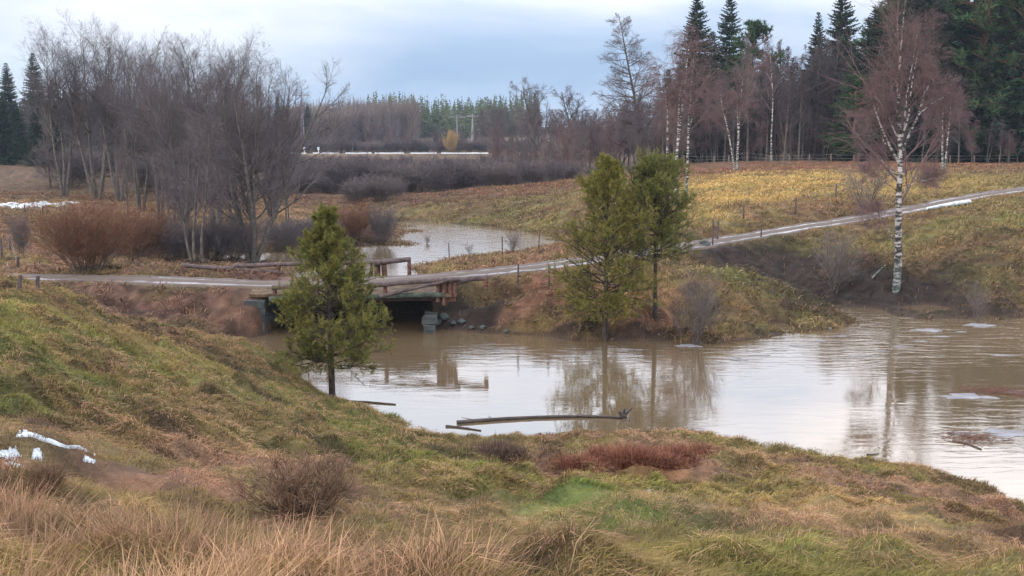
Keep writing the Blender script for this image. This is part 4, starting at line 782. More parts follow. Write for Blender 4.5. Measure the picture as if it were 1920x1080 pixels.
put(BU[4], 'golden_willow', 845, 0, 246, 'golden yellow willow bush beside the distant snowy road', 'bush', Y=268, sx=.6)
# oaks and purple birches right of the valley
put(OAK, 'oak_tree', 931, 0, 188, 'round crowned leafless oak against the sky at the valley mouth', 'tree', Y=190, sx=1.1)
put(OAK, 'oak_tree', 1010, 0, 146, 'taller leafless oak right of the round crowned one', 'tree', Y=165, sx=1.0)
put(OAK, 'oak_tree', 1082, 0, 160, 'leafless oak between the tall oak and the larch', 'tree', Y=170, sx=1.0)
put(LARCH, 'larch_tree', 1196, 0, 32, 'tall leafless larch with level branches left of the paired spruces', 'larch', Y=140, sx=1.25)
for k in range(46):
    px = 930 + k * 7.6 + rg.random() * 8; Y = 118 + rg.random() * 50
    put([PURP[0], GREY[1], PURP[1], GREY[0]][k % 4], 'bare_tree', px, 0, 232 - max(0, px - 1000) * .36 + rg.random() * 45, 'leafless purple tinted tree on the slope between valley and larch', 'tree', 'purple tinted trees left of the birch trio', Y=Y, sx=1.2)
for k in range(8): put(BU[2], 'bare_bush', 1000 + k * 36, 0, 300 + rg.random() * 14, 'dark bush under the purple tinted trees', 'bush', 'bushes under the purple tinted trees', Y=112 + rg.random() * 8, sx=1.1)
# the forest on the right
put(SPR[2], 'spruce_tree', 1300, 0, -6, 'tall dark spruce, left one of the pair against the sky', 'spruce', Y=158)
put(SPR[0], 'spruce_tree', 1361, 0, -10, 'tall dark spruce, right one of the pair against the sky', 'spruce', Y=158, sx=.9)
put(SCO[2], 'pine_tree', 1405, 0, 40, 'green pine with a rounded top right of the paired spruces', 'pine tree', Y=150, sx=1.15)
put(SPR[1], 'spruce_tree', 1568, 0, -22, 'narrow dark spruce whose pointed top stands alone left of the big birch', 'spruce', Y=158, sx=1.1)
put(SPR[1], 'spruce_tree', 1524, 0, 26, 'shorter dark spruce just left of the narrow pointed one', 'spruce', Y=168, sx=.8)
put(SCO[2], 'pine_tree', 1600, 0, 140, 'bright green young pine at the fence, left of the big birch', 'pine tree', Y=136, sx=1.5)
put(SPR[0], 'spruce_tree', 1655, 0, -20, 'big spruce right behind the big birch', 'spruce', Y=155, sx=1.3)
put(SCO[1], 'pine_tree', 1876, 0, -60, 'tall orange trunked pine near the right edge, behind the fence', 'pine tree', Y=140, sx=1.1)
put(SCO[0], 'pine_tree', 1816, 0, -40, 'tall pine with a bare reddish trunk left of the orange trunked one', 'pine tree', Y=146, sx=1.1)
put(SCO[1], 'pine_tree', 1906, 0, -70, 'pine with a thin leaning trunk at the right edge', 'pine tree', Y=137)
for px, top, sx in [(1620,60,1.2),(1690,-30,1.3),(1735,-15,1.3),(1765,10,1.2),(1800,5,1.2),(1845,-30,1.3),(1890,-40,1.3),(1930,-40,1.3),(1700,100,1.3),(1960,-40,1.3),(2010,-40,1.4),(2070,-40,1.4)]:
    put(SPR[rg.integers(3)] if rg.random() < .6 else SCO[2], 'conifer', px, 0, top, 'dark conifer in the closed forest edge behind the big birch', 'conifer', 'conifers of the right forest edge', Y=150 + rg.random() * 22, sx=sx)
for px, top, sx in [(1250,130,1.2),(1275,110,1.2),(1330,60,1.2),(1385,110,1.2),(1430,120,1.3),(1480,110,1.3),(1540,100,1.2),(1590,90,1.1),(1500,130,1.3),(1345,140,1.3)]:
    put(SPR[rg.integers(3)], 'spruce_tree', px, 0, top, 'dark spruce deep in the forest behind grey bare trees', 'spruce', 'spruces deep in the right forest', Y=172 + rg.random() * 20, sx=sx)
for k in range(26):
    px = 1322 + k * 9.4 + rg.random() * 8; top = 62 + rg.random() * 45 + (60 if px < 1400 else 0)
    put([GDK[0], GDK[1], GREY[0]][k % 3], 'bare_tree', px, 0, top, 'grey leafless tree in the dense stand behind the wire fence', 'tree', 'grey leafless trees behind the wire fence', Y=138 + rg.random() * 18, sx=1.2)
for k in range(14):
    px = 1600 + k * 24 + rg.random() * 10
    put([PURP[0], GDK[1], GDK[0]][k % 3], 'bare_tree', px, 0, 170 + rg.random() * 80, 'reddish leafless tree at the foot of the right conifers', 'tree', 'reddish leafless trees before the right conifers', Y=128 + rg.random() * 9, sx=1.3)
for k in range(12):
    px = 1310 + k * 26 + rg.random() * 12
    put([PURP[1], GDK[1]][k % 2], 'bare_tree', px, 0, 200 + rg.random() * 30, 'low reddish bare tree right behind the wire fence', 'tree', 'low reddish trees behind the wire fence', Y=140 + rg.random() * 5, sx=1.3)
for k, (px, top) in enumerate([(1628,20),(1672,0),(1712,-70),(1750,-90),(1785,-60),(1830,-130),(1858,-90),(1893,-130),(1925,-140),(1975,-140),(2030,-140),(1640,120),(1725,110),(1800,120),(1850,140),(1900,120)]):
    put([SPR[0], SCO[2], SPR[2], SPR[1]][k % 4], 'conifer', px, 0, top, 'big green conifer in the front row of the right forest edge', 'conifer', 'front row conifers of the right forest', Y=139 + rg.random() * 8, sx=1.35)
for k in range(16):
    px = 1560 + k * 40; put(SPR[k % 3], 'spruce_tree', px, 0, 60 + rg.random() * 40, 'spruce filling the depth of the right forest', 'spruce', 'spruces in the depth of the right forest', Y=180 + rg.random() * 25, sx=1.4)

# far wood beyond the road: reads as one mass
def far_wood(name, px0, px1, Y0, Y1, n, h, m, seed, W=3.4, kind='con'):
    rng = np.random.default_rng(seed); mb_ = MB()
    for _ in range(n):
        Y = Y0 + (Y1 - Y0) * rng.random(); q = ground_at(px0 + (px1 - px0) * rng.random(), Y); hh = h * (.75 + .35 * rng.random()) * (.8 + .45 * float(vnoise(q[:1] * .03, q[1:2] * .02, seed)[0])); k = 70
        if kind == 'con':
            t = rng.random(k); a = rng.random(k) * 6.28; r = W * (1 - t) * .75; P = np.column_stack([np.cos(a) * r * .3, np.sin(a) * r * .3, t * hh]); D = np.column_stack([np.cos(a), np.sin(a), np.full(k, -.25)]); l = r + .5; wd = .9 + r * .25
        else:
            t = rng.random(k); a = rng.random(k) * 6.28; P = np.column_stack([np.cos(a) * .6, np.sin(a) * .6, t * hh * .7]); D = np.column_stack([np.cos(a) * .6, np.sin(a) * .6, np.ones(k)]); l = hh * .3 + 0 * t; wd = .35 + 0 * t
        mb_.spikes(P + q, D, l, wd * .7, rng); mb_.segs(np.array([q]), np.array([q + [0, 0, hh]]), [.25], [.04], 4)
    return tag(obj(name, mb_.mesh(name, m)), kind='stuff')
M_farcon = mat('far_conifers', base=(.062, .080, .030), rough=.95, noise=(.05, .5, 1.6)); M_fardec = mat('far_leafless', base=(.12, .095, .085), rough=.95, noise=(.05, .7, 1.3))
far_wood('distant_conifer_wood', 690, 1010, 470, 600, 420, 17, M_farcon, 1)
far_wood('distant_conifer_wood', -200, 560, 480, 560, 400, 15, M_farcon, 2)
far_wood('distant_leafless_wood', 520, 780, 380, 460, 420, 13.5, M_fardec, 3, kind='dec')
far_wood('distant_conifer_wood', 1240, 2300, 260, 420, 400, 15, M_spruce, 4)
for px, top in [(578,193),(520,205),(742,205),(700,208)]:
    put(SPR[1] if px < 600 else OAK, 'spruce_tree' if px < 600 else 'oak_tree', px, 0, top, {578:'lone small spruce poking above the distant wood right of the left stand',520:'tiny spruce top beside the left stand on the skyline',742:'tiny leafless tree on the skyline above the distant wood, nearer the pylon',700:'tiny leafless tree on the skyline above the distant wood, farther from the pylon'}[px], 'tree', Y=360, sx=1.0)

# ------------------------------------------------------------------ distant road bank with a snow line, poles
S_ = MB(); pts = [ground_at(px, 262) for px in np.linspace(330, 940, 24)]
for i, q in enumerate(pts): q[2] = at_Y(960, 288 if i else 288, 262)[2] - .15
pts = np.array(pts); V = np.vstack([pts + [0, -2.5, -.9], pts + [0, 0, .15], pts + [0, 3.0, .15], pts + [0, 5, -.9]]); n = len(pts); ii = np.arange(n - 1)
F_ = np.vstack([np.stack([ii + a * n, ii + 1 + a * n, ii + 1 + (a + 1) * n, ii + (a + 1) * n], -1) for a in range(3)]); S_.add(V, F_, (.13, .10, .07))
tag(obj('road_embankment', S_.mesh('road_embankment', M_ground)), kind='structure')
sn = MB(); rng = np.random.default_rng(8)
for a, b_ in [(.27, .40), (.42, .50), (.52, .60), (.61, .70), (.72, .80), (.815, .96)]:
    q = np.array([pts[0] + (pts[-1] - pts[0]) * t + [0, .6, .18] for t in np.linspace(a, b_, 14)]); sn.tube(q, .17 + .10 * rng.random(14), 6)
tag(obj('snow_bank', sn.mesh('snow_bank', M_snow)), 'thin white line of snow along the distant road', 'snow')
def pylon(px, Y, ytop, label, arms, r_):
    p = ground_at(px, Y); h = height_to(p, ytop); root = empty('power_pylon', p); tag(root, label, 'pylon'); m_ = MB()
    m_.tube([(-h * .03, 0, -1), (0, 0, h)], [r_ * 1.4, r_ * .7], 5); m_.tube([(h * .03, 0, -1), (0, 0, h)], [r_ * 1.4, r_ * .7], 5); m_.tube([(-h * .016, 0, h * .5), (h * .016, 0, h * .5)], r_ * .6, 4)
    obj('mast', m_.mesh('mast', M_pole), root)
    for z, aw in arms: a_ = MB(); a_.box((0, 0, h * z), (aw * 2, r_ * 1.2, r_ * 1.2)); a_.tube([(-aw, 0, h * z), (0, 0, h * z + aw * .25), (aw, 0, h * z)], r_ * .4, 4); obj('crossarm', a_.mesh('crossarm', M_pole), root)
pylon(886, 330, 212, 'pale mast at the right end of the distant power line, beside the golden willow', [(.90, 1.8)], .16)
pylon(857, 400, 216, 'fainter mast left of the pale one on the distant power line', [(.92, 3)], .14)
pylon(568, 300, 162, 'thin power pole with a cross arm at the right end of the left stand', [(.86, 2.2)], .14)
for px in (588, 612): # two small pale road markers
    q = pts[int((px - 330) / 610 * 23)] + [0, 1.5, 0]; m_ = MB(); m_.tube([(0, 0, -.3), (0, 0, 1.1)], .09, 6); m_.box((0, 0, 1.35), (.5, .06, .6)); o = obj('road_sign', m_.mesh('road_sign', M_snow)); o.location = q
    tag(o, 'small pale road sign, %s of the two beside the distant road' % ('left' if px == 588 else 'right'), 'road sign')

# ------------------------------------------------------------------ the timber bridge
br = empty('log_bridge', (-6.2, 41.8, 1.5)); tag(br, 'timber bridge with log railings carrying the gravel road over the channel', 'bridge')
def bpart(name, build, m, parent=br, smooth_=False):
    m_ = MB(); build(m_); o = obj(name, m_.mesh(name, m, smooth_)); o.parent = parent; return o
BO = np.array([-6.2, 41.8, 1.5]); rb = np.random.default_rng(5)
def logp(name, a, b_, r, m=M_log, n=7):
    a = np.array(a) - BO; b_ = np.array(b_) - BO; q = np.array([a + (b_ - a) * t for t in np.linspace(0, 1, n)]); q[1:-1] += rb.normal(size=(n - 2, 3)) * r * .12
    return bpart(name, lambda m_: m_.tube(q, np.linspace(r, r * .85, n), 9, jit=.10, rng=rb), m)
YN, YF = 39.75, 44.6
# deck slab of planks with side beams and the roadway on it
for i in range(17):
    x = -9.45 + i * .385; bpart('deck_plank', lambda m_: m_.box(np.array([x, 42.15, 1.46]) - BO, (.36, 4.5, .10)), M_plank)
for y in (40.3, 41.5, 42.8, 44.0): logp('deck_beam', (-9.6, y, 1.26), (-2.7, y, 1.26), .14, M_log)
logp('edge_beam', at_Y(505, 561, YN), at_Y(832, 553, YN), .11, M_moss)
logp('edge_beam', (-9.9, YF, 1.38), (-2.4, YF, 1.42), .11, M_moss)
# near side railing
logp('top_rail', at_Y(510, 539, YN), at_Y(705, 536, YN), .095); logp('top_rail', at_Y(690, 534, YN - .05), at_Y(862, 523, YN - .05), .095); logp('top_rail', at_Y(852, 528, YN + .15), at_Y(915, 519, YN + .2), .115)
for px, a, b_ in [(515, 535, 562), (612, 538, 560), (723, 532, 558), (821, 529, 566), (833, 528, 572), (845, 528, 556), (853, 527, 556), (911, 521, 541)]: logp('post', at_Y(px, b_, YN + .08), at_Y(px, a, YN + .08), .085, M_plank)
logp('brace', at_Y(712, 556, YN - .1), at_Y(838, 526, YN - .1), .07)
for i in range(6): x_ = 822 + i * 6; q0 = at_Y(x_, 560, YN + .16); bpart('plank', lambda m_: m_.box(q0 + [0, 0, .28] - BO, (.11, .035, .72 + .1 * rb.random())), M_plank)
# far side railing
logp('top_rail', at_Y(341, 497, YF + .3), at_Y(530, 511, YF), .095); logp('top_rail', at_Y(440, 498, YF + .1), at_Y(600, 492, YF + .1), .095); logp('top_rail', at_Y(585, 493, YF), at_Y(715, 492, YF), .095); logp('top_rail', at_Y(700, 493, YF - .1), at_Y(770, 486, YF), .115)
for px, a, b_ in [(345, 499, 521), (418, 503, 521), (428, 504, 521), (522, 496, 522), (600, 494, 522), (706, 494, 521), (722, 493, 520), (767, 488, 517)]: logp('post', at_Y(px, b_, YF), at_Y(px, a, YF), .085, M_plank)
for i in range(17): x_ = 410 + i * 6.9; q0 = at_Y(x_, 514, YF + .12); bpart('plank', lambda m_: m_.box(q0 - BO, (.13, .035, .44 + .06 * rb.random())), M_plank)
for i in range(4): x_ = 697 + i * 7; q0 = at_Y(x_, 508, YF + .12); bpart('plank', lambda m_: m_.box(q0 - BO, (.10, .035, .60)), M_plank)
bpart('earth_fill', lambda m_: m_.box(np.array([-5.9, 40.15, 1.50]) - BO, (7.4, .85, .12), rx=.20), mat('verge_grass', base=(.085, .058, .036), noise=(4, .4, 1.6), bump=(10, .8, .08)))
for i in range(7): bpart('light_block_board', lambda m_: m_.box(np.array([-6.2, 44.55, -.28 + i * .25]) - BO, (6.6, .07 + .02 * (i % 2), .256)), M_wet)  # boards added across the far side to block light and darken the opening
# rough stone abutments
def stone_wall(m_, x0, x1, y0, y1, z0, z1, seed):
    r_ = np.random.default_rng(seed); z = z0
    while z < z1 - .05:
        h_ = .22 + .12 * r_.random(); y = y0
        while y < y1 - .05:
            l_ = min(.5 + .5 * r_.random(), y1 - y); n0 = len(m_.V); m_.box(np.array([(x0 + x1) / 2, y + l_ / 2, z + h_ / 2]) - BO, (x1 - x0 + .10 * r_.random(), l_ - .02, h_ - .015), rz=(r_.random() - .5) * .06); m_.V[n0] = m_.V[n0] + r_.normal(size=(8, 3)) * .02; y += l_
        z += h_
bpart('abutment', lambda m_: stone_wall(m_, -9.75, -9.05, 39.55, 44.8, -.4, 1.08, 1), M_stone)
bpart('abutment', lambda m_: stone_wall(m_, -3.25, -2.85, 39.9, 44.8, -.4, .62, 2), M_stone)

# ------------------------------------------------------------------ fences
def fence(name, label, posts, hpx, wires, Yf=None, r=.05, m=M_post, group=None):
    P = []; Hh = []
    for (px, yb, yt) in posts:
        p = ground_at(px, Yf) if Yf else hit(px, yb); P.append(p); Hh.append(height_to(p, yt) if yt else hpx)
    b = P[0]; root = empty(name, b); tag(root, label, 'fence', group)
    for p, h in zip(P, Hh):
        m_ = MB(); lx, ly = rb.normal(size=2) * .03; m_.tube([(0, 0, -.3), (lx * .5, ly * .5, h * .5), (lx, ly, h)], [r, r * .95, r * .85], 7, jit=.15, rng=rb); o = obj('post', m_.mesh('post', m), root); o.location = p - b
    for w_ in wires:
        m_ = MB()
        for i in range(len(P) - 1):
            a = P[i] - b + [0, 0, Hh[i] * w_]; c_ = P[i + 1] - b + [0, 0, Hh[i + 1] * w_]; mid = (a + c_) / 2 - [0, 0, .05]; m_.tube([a, mid, c_], max(.004, .00011 * b[1]), 4, cap=False)
        o = obj('wire', m_.mesh('wire', M_wire), root)
fence('wire_fence', 'long wire fence with short pale posts along the forest edge on the hill', [(x, 0, t) for x, t in [(1282,291),(1338,293),(1366,291),(1400,284),(1443,291),(1479,290),(1516,289),(1557,288),(1600,290),(1645,290),(1690,290),(1735,290),(1780,291),(1825,291),(1872,291),(1906,289),(1950,290)]], 1.1, (.92, .5), Yf=134, r=.09)
fence('wire_fence', 'wire fence of thin dark posts climbing on the far side of the right road', [(1345,452,415),(1394,412,384),(1491,402,371),(1567,372,344),(1640,352,328)], 1, (.9, .5), r=.05, m=M_log)
fence('wire_fence', 'two thin posts with wire between the right road and the green hollow', [(1336,462,411),(1427,447,420)], 1, (.9,), r=.04, m=M_log)
fence('wire_fence', 'row of thin posts standing at the edge of the flood water behind the road', [(843,485,455),(942,481,443),(1010,470,440)], 1, (.8,), r=.035, m=M_log)
fence('wire_fence', 'single post and wire on the near side of the road right of the bridge', [(970,545,495),(1030,540,500)], 1, (.85,), r=.04, m=M_log)
fence('wire_fence', 'crooked old fence at the left edge behind the road end', [(4,487,448),(20,472,443),(34,503,481)], 1, (.9, .5), r=.06, m=M_log)
fence('wire_fence', 'two short posts by the pale strip in the far left field', [(47,402,384),(80,402,389),(-10,402,386)], 1, (.8,), r=.06, m=M_log)
fence('wire_fence', 'low post at the left end of the road above the green slope', [(35,545,527),(70,545,530)], 1, (.9,), r=.05, m=M_log)

# ------------------------------------------------------------------ damp air
mb = MB(); mb.box((0, 400, 24), (2600, 2300, 60)); hz = obj('haze', mb.mesh('haze')); tag(hz, kind='stuff')
hm = bpy.data.materials.new('haze'); hm.use_nodes = True; ht = hm.node_tree; ht.nodes.clear(); ho = ht.nodes.new('ShaderNodeOutputMaterial'); hv = ht.nodes.new('ShaderNodeVolumePrincipled')
hv.inputs['Color'].default_value = (.66, .80, 1, 1); hv.inputs['Density'].default_value = .00016; hv.inputs['Anisotropy'].default_value = .2; ht.links.new(hv.outputs[0], ho.inputs['Volume']); hz.data.materials.append(hm)

# ------------------------------------------------------------------ things in and by the water
ft = empty('fallen_tree', at_Z(860, 791, .0)); tag(ft, 'long dark fallen trunk lying in the water with its root stump raised', 'fallen tree'); B0 = np.array(at_Z(860, 791, 0.)); r6 = np.random.default_rng(6)
q = [np.array(at_Z(px, py, .03)) - B0 for px, py in [(857,792),(920,787),(990,783),(1060,781),(1120,781),(1168,783)]]; m_ = MB(); m_.tube(refine(q, 5), np.linspace(.055, .032, 26), 9, jit=.2, rng=r6); obj('trunk', m_.mesh('trunk', M_wet), ft)
e = q[-1]
for dx, dz, dy in [(.03, .16, 0), (.10, .13, .05), (-.08, .12, -.03), (.16, .17, .02), (.12, -.08, -.1), (.02, .1, .12)]:
    m_ = MB(); m_.tube([e, e + [dx * .8, dy * .8, dz * .9], e + [dx * 1.5, dy * 1.5, dz * 1.5]], [.05, .035, .02], 6, jit=.3, rng=r6); obj('root', m_.mesh('root', M_wet), ft)
m_ = MB(); m_.tube([e + [-.08, 0, 0], e + [.02, 0, .05], e + [.10, 0, .03]], [.045, .075, .05], 8, jit=.3, rng=r6); obj('stump', m_.mesh('stump', M_wet), ft)
for a, b_ in [((865,783),(895,788)), ((915,780),(925,786)), ((880,793),(862,797))]:
    m_ = MB(); m_.tube([np.array(at_Z(*b_, .03)) - B0, np.array(at_Z(*a, .06)) - B0], [.015, .006], 5); obj('branch', m_.mesh('branch', M_wet), ft)
wp = lambda px, py, z=.015: at_Z(px, py, z)
log_piece('driftwood', [wp(620,743,.06), wp(650,752,.04), wp(690,754,.02), wp(742,758)], (.05, .018), M_wet, 'dark stick reaching into the water from the foot of the small near pine', 'driftwood', seed=1)
log_piece('driftwood', [wp(598,738,.05), wp(612,741,.05), wp(634,748,.05)], (.05, .03), M_wet, 'short dark root piece on the left of the small near pine', 'driftwood', seed=2)
log_piece('driftwood', [wp(836,799), wp(860,801), wp(902,807)], (.035, .015), M_wet, 'thin stick floating just below the thick end of the fallen trunk', 'driftwood', seed=4)
log_piece('driftwood', [wp(1786,826), wp(1812,831), wp(1840,842)], (.035, .015), M_log, 'pale stick floating among ice at the right', 'driftwood', seed=5)
log_piece('driftwood', [wp(1625,852), wp(1636,852), wp(1648,850)], (.02, .01), M_wet, 'tiny dark twig near the right part of the near shore', 'driftwood', seed=6)
log_piece('dead_stake', [wp(1176,798,-.1), wp(1179,790,.0), wp(1181,786,.05)], (.02, .012), M_wet, 'small stake poking from the water just below the trunk root', 'stake', seed=7)
# thin ice and slush
def ground_patch(name, px, py, rx, ry, label, m, seed, cat):   # a thin crust lying on the turf with a ragged edge
    c0 = hit(px, py); X = rx / F * c0[1] * (.85 if c0[1] < 20 else 1); Yr = max(abs(hit(px, py - ry)[1] - hit(px, py + ry)[1]) / (4 if c0[1] < 20 else 2), .07) * (.4 if c0[1] < 20 and rx < 20 else 1); n1_, n2_ = 90, 50
    gx, gy = np.meshgrid(np.linspace(-1.4, 1.4, n1_), np.linspace(-1.4, 1.4, n2_)); x = gx * X; y = gy * Yr + gx * .15 * Yr
    if c0[1] < 20:                         # near ones follow the lie of the slope
        gs = np.linspace(-1.4, 1.4, 9); cl = np.array([hit(px + g_ * rx * 1.35, py + g_ * rx * .30) for g_ in gs]) - c0; cl[:, 1] = np.convolve(np.pad(cl[:, 1], 2, 'edge'), np.ones(5) / 5, 'valid')
        x = np.interp(gx, gs, cl[:, 0]); y = np.interp(gx, gs, cl[:, 1]) + gy * Yr
    q = np.sqrt(gx ** 2 + gy ** 2) + (fbm(gx * 3.5 + seed, gy * 3.5, seed, 5) - .5) * 2.4; zz = Hd(c0[0] + x, c0[1] + y) - c0[2] + np.where(q < 1, .012 + .0012 * c0[1], 0) - .03 * smooth(.9, 1.0, q)
    V = np.stack([x, y, zz], -1).reshape(-1, 3); ii_ = np.arange(n1_ * n2_).reshape(n2_, n1_); Fq_ = np.stack([ii_[:-1, :-1], ii_[:-1, 1:], ii_[1:, 1:], ii_[1:, :-1]], -1).reshape(-1, 4)
    Fq_ = Fq_[(q.ravel()[Fq_].min(1) < 1.0)]; o = obj(name, mesh_np(name, V, [Fq_], None, m, True)); o.location = c0; return tag(o, label, cat)
def floe(name, px, py, rx, ry, label, m=M_ice, seed=0, z=.008, th=.007, on_ground=False, cat='ice', group=None):
    if on_ground: return ground_patch(name, px, py, rx, ry, label, m, seed, cat)
    r_ = np.random.default_rng(seed); c0 = np.array(at_Z(px, py, z)) if not on_ground else hit(px, py); X = rx / F * c0[1]; Yr = (abs(hit(px, py - ry)[1] - hit(px, py + ry)[1]) if on_ground else abs(at_Z(px, py - ry, c0[2])[1] - at_Z(px, py + ry, c0[2])[1])) / 2; Yr = Yr * .35 if on_ground and c0[1] < 30 else Yr; k = 44; a = np.arange(k) * 2 * PI / k
    w_ = 1 + (.25 * np.sin(5 * a + r_.random() * 6) + .3 * (r_.random(k) - .5) if on_ground else 0) + .22 * np.sin(3 * a + r_.random() * 6) + .16 * np.sin(7 * a + r_.random() * 6) + .22 * (r_.random(k) - .5)
    x = np.cos(a) * X * w_; y = np.sin(a) * Yr * w_; mb_ = MB(); rings = []
    SS = (1.0, .94, .86, .78, .69, .60, .50, .40, .30, .20, .1) if on_ground else (1.0, .8, .45)
    for s in SS:
        xx, yy_ = x * s, y * s; zz = (Hd(c0[0] + xx, c0[1] + yy_) - c0[2] + .0010 * c0[1] + .004) if on_ground else np.zeros(k); rings.append(np.column_stack([xx, yy_, zz + th * (1.0 if s < 1 else .4)]))
    low = rings[0] * [1.01, 1.01, 1] - [0, 0, th + (.02 if on_ground else .01)]; cz = (float(Hd(np.array([c0[0]]), np.array([c0[1]]))[0]) - c0[2] + .004 + .001 * c0[1] if on_ground else 0) + th
    V = np.vstack([low] + rings + [np.array([[0, 0, cz]])]); j = np.arange(k); j2 = (j + 1) % k; Fq_ = np.vstack([np.stack([a_ * k + j, a_ * k + j2, (a_ + 1) * k + j2, (a_ + 1) * k + j], -1) for a_ in range(len(SS))]); nS = len(SS)
    mb_.add(V, Fq_); mb_.F[3].append(np.stack([nS * k + j, nS * k + j2, np.full(k, (nS + 1) * k)], -1)); o = obj(name, mb_.mesh(name, m)); o.location = c0; return tag(o, label, cat, group)
floe('ice_sheet', 1815, 743, 46, 5, 'thin grey ice sheet floating right, the largest of the floes', seed=1)
floe('ice_sheet', 1890, 812, 46, 7, 'grey ice sheet cut by the right edge of the photo', seed=2)
floe('ice_sheet', 1800, 812, 26, 2.5, 'small ice patch between the two large grey sheets', seed=3)
floe('ice_sheet', 1900, 735, 26, 3, 'ice patch at the right edge above the large sheet', seed=4)
floe('ice_sheet', 1740, 619, 26, 2.5, 'thin pale ice streak near the far right shore, left one', seed=5)
floe('ice_sheet', 1835, 609, 26, 2.5, 'thin pale ice streak at the foot of the bare sapling in the water', seed=6)
floe('ice_sheet', 1290, 648, 22, 2.5, 'small ice rim on the water at the foot of the grey sapling on the mound', seed=7)
for i in range(16):
    px = 1350 + (i * 37.7) % 540; py = 606 + (i * 53 % 62) + (16 if px < 1600 else 0); floe('ice_streak', px, py, 9 + (i * 5) % 12, .7, 'thin streak of slush drifting on the brown water below the right bank', seed=40 + i, group='slush streaks')
def reed_mat(name, px, py, n, rx, ry, label, seed):
    r_ = np.random.default_rng(seed); c0 = np.array(at_Z(px, py, .03)); X = rx / F * c0[1]; Yr = abs(at_Z(px, py - ry, 0)[1] - at_Z(px, py + ry, 0)[1]) / 2; P = np.column_stack([r_.normal(size=n) * X * .5, r_.normal(size=n) * Yr * .5, r_.random(n) * .02]); a = r_.normal(size=n) * .5 + .2
    m_ = MB(); D = np.column_stack([np.cos(a), np.sin(a), r_.normal(size=n) * .10]); m_.segs(P, P + D * (.2 + .35 * r_.random((n, 1))), np.full(n, .008), np.full(n, .003), 4, col=np.array([.20, .11, .085]) * .8); o = obj(name, m_.mesh(name, M_blade)); o.location = c0; tag(o, label, 'reed debris'); return o
reed_mat('reed_debris', 1850, 732, 130, 60, 7, 'brown reed litter caught on the largest ice floe', 1)
reed_mat('reed_debris', 1810, 820, 90, 55, 14, 'brown reed litter drifting between the ice sheets', 2)
reed_mat('reed_debris', 1905, 738, 60, 30, 6, 'brown reed litter at the right edge of the water', 3)
# snow left on the ground
for px, py, rx, ry, lab in [(115,838,48,3,'long streak of old snow on the left slope, the largest patch'),(18,862,12,1.6,'snow scrap at the left edge, below the long streak'),(70,861,6,1.0,'tiny snow scrap right below the long streak'),(28,874,8,1.2,'lowest snow scrap near the left edge'),(168,867,6,1.2,'tiny snow scrap at the right end of the streak')]:
    floe('snow_patch', px, py, rx, ry, lab, M_snow, seed=px, on_ground=True, th=.006, cat='snow')
floe('snow_patch', 793, 492, 14, 2, 'small white snow patch on the shore behind the bridge railing', M_snow, seed=3, on_ground=True, th=.05, cat='snow')
floe('snow_patch', 852, 426, 16, 2, 'white snow scrap on the far shore of the flood water', M_snow, seed=4, on_ground=True, th=.06, cat='snow')
floe('snow_patch', 40, 386, 60, 3, 'pale strip of snow in the far left field', M_snow, seed=9, on_ground=True, th=.05, cat='snow')
a = hit(1737, 396); b_ = hit(1818, 383)
log_piece('snow_strip', [a + [0, 0, .05], (a + b_) / 2 + [0, 0, .08], b_ + [0, 0, .05]], (.07, .13), M_snow, 'long white strip of snow in the ditch below the right road', 'snow', seed=8)
def stone(px, py, r, m, label, seed, sink=.3):
    r_ = np.random.default_rng(seed); c0 = hit(px, py); m_ = MB(); u_ = np.linspace(0, PI, 7); q_ = np.linspace(0, 2 * PI, 10)[:-1]; V = np.array([[math.sin(a_) * math.cos(b_), math.sin(a_) * math.sin(b_), math.cos(a_) * .65] for a_ in u_ for b_ in q_]) * r * (1 + .18 * r_.normal(size=(63, 1)))
    V[:9] = V[0]; V[-9:] = V[-1]; ii_ = np.arange(63).reshape(7, 9); m_.add(V, np.stack([ii_[:-1], np.roll(ii_, -1, 1)[:-1], np.roll(ii_, -1, 1)[1:], ii_[1:]], -1).reshape(-1, 4)); o = obj('stone', m_.mesh('stone', m)); o.location = c0 + [0, 0, r * sink]; tag(o, label, 'stone')
stone(1322, 462, .28, M_stone, 'grey stone at the road edge right of the dark green pine', 1)
for i, (px, py, q_) in enumerate([(832, 606, .20), (850, 612, .14), (866, 608, .16), (884, 616, .11), (905, 618, .13), (820, 612, .18)]): stone(px, py, q_, M_stone, 'rough dark stone on the muddy bank right of the bridge opening', 30 + i)
for o in [o for o in C.objects if o.get('label') == 'rough dark stone on the muddy bank right of the bridge opening']: o['group'] = 'stones at the bridge opening'
stone(950, 626, .09, M_stone, 'pale stone at the water edge right of the bridge', 2); stone(1215, 926, .035, M_snow, 'small white stone in the near grass right of centre', 3)
stone(1556, 618, .08, M_ice, 'pale stone at the tip of the grassy mound', 5)
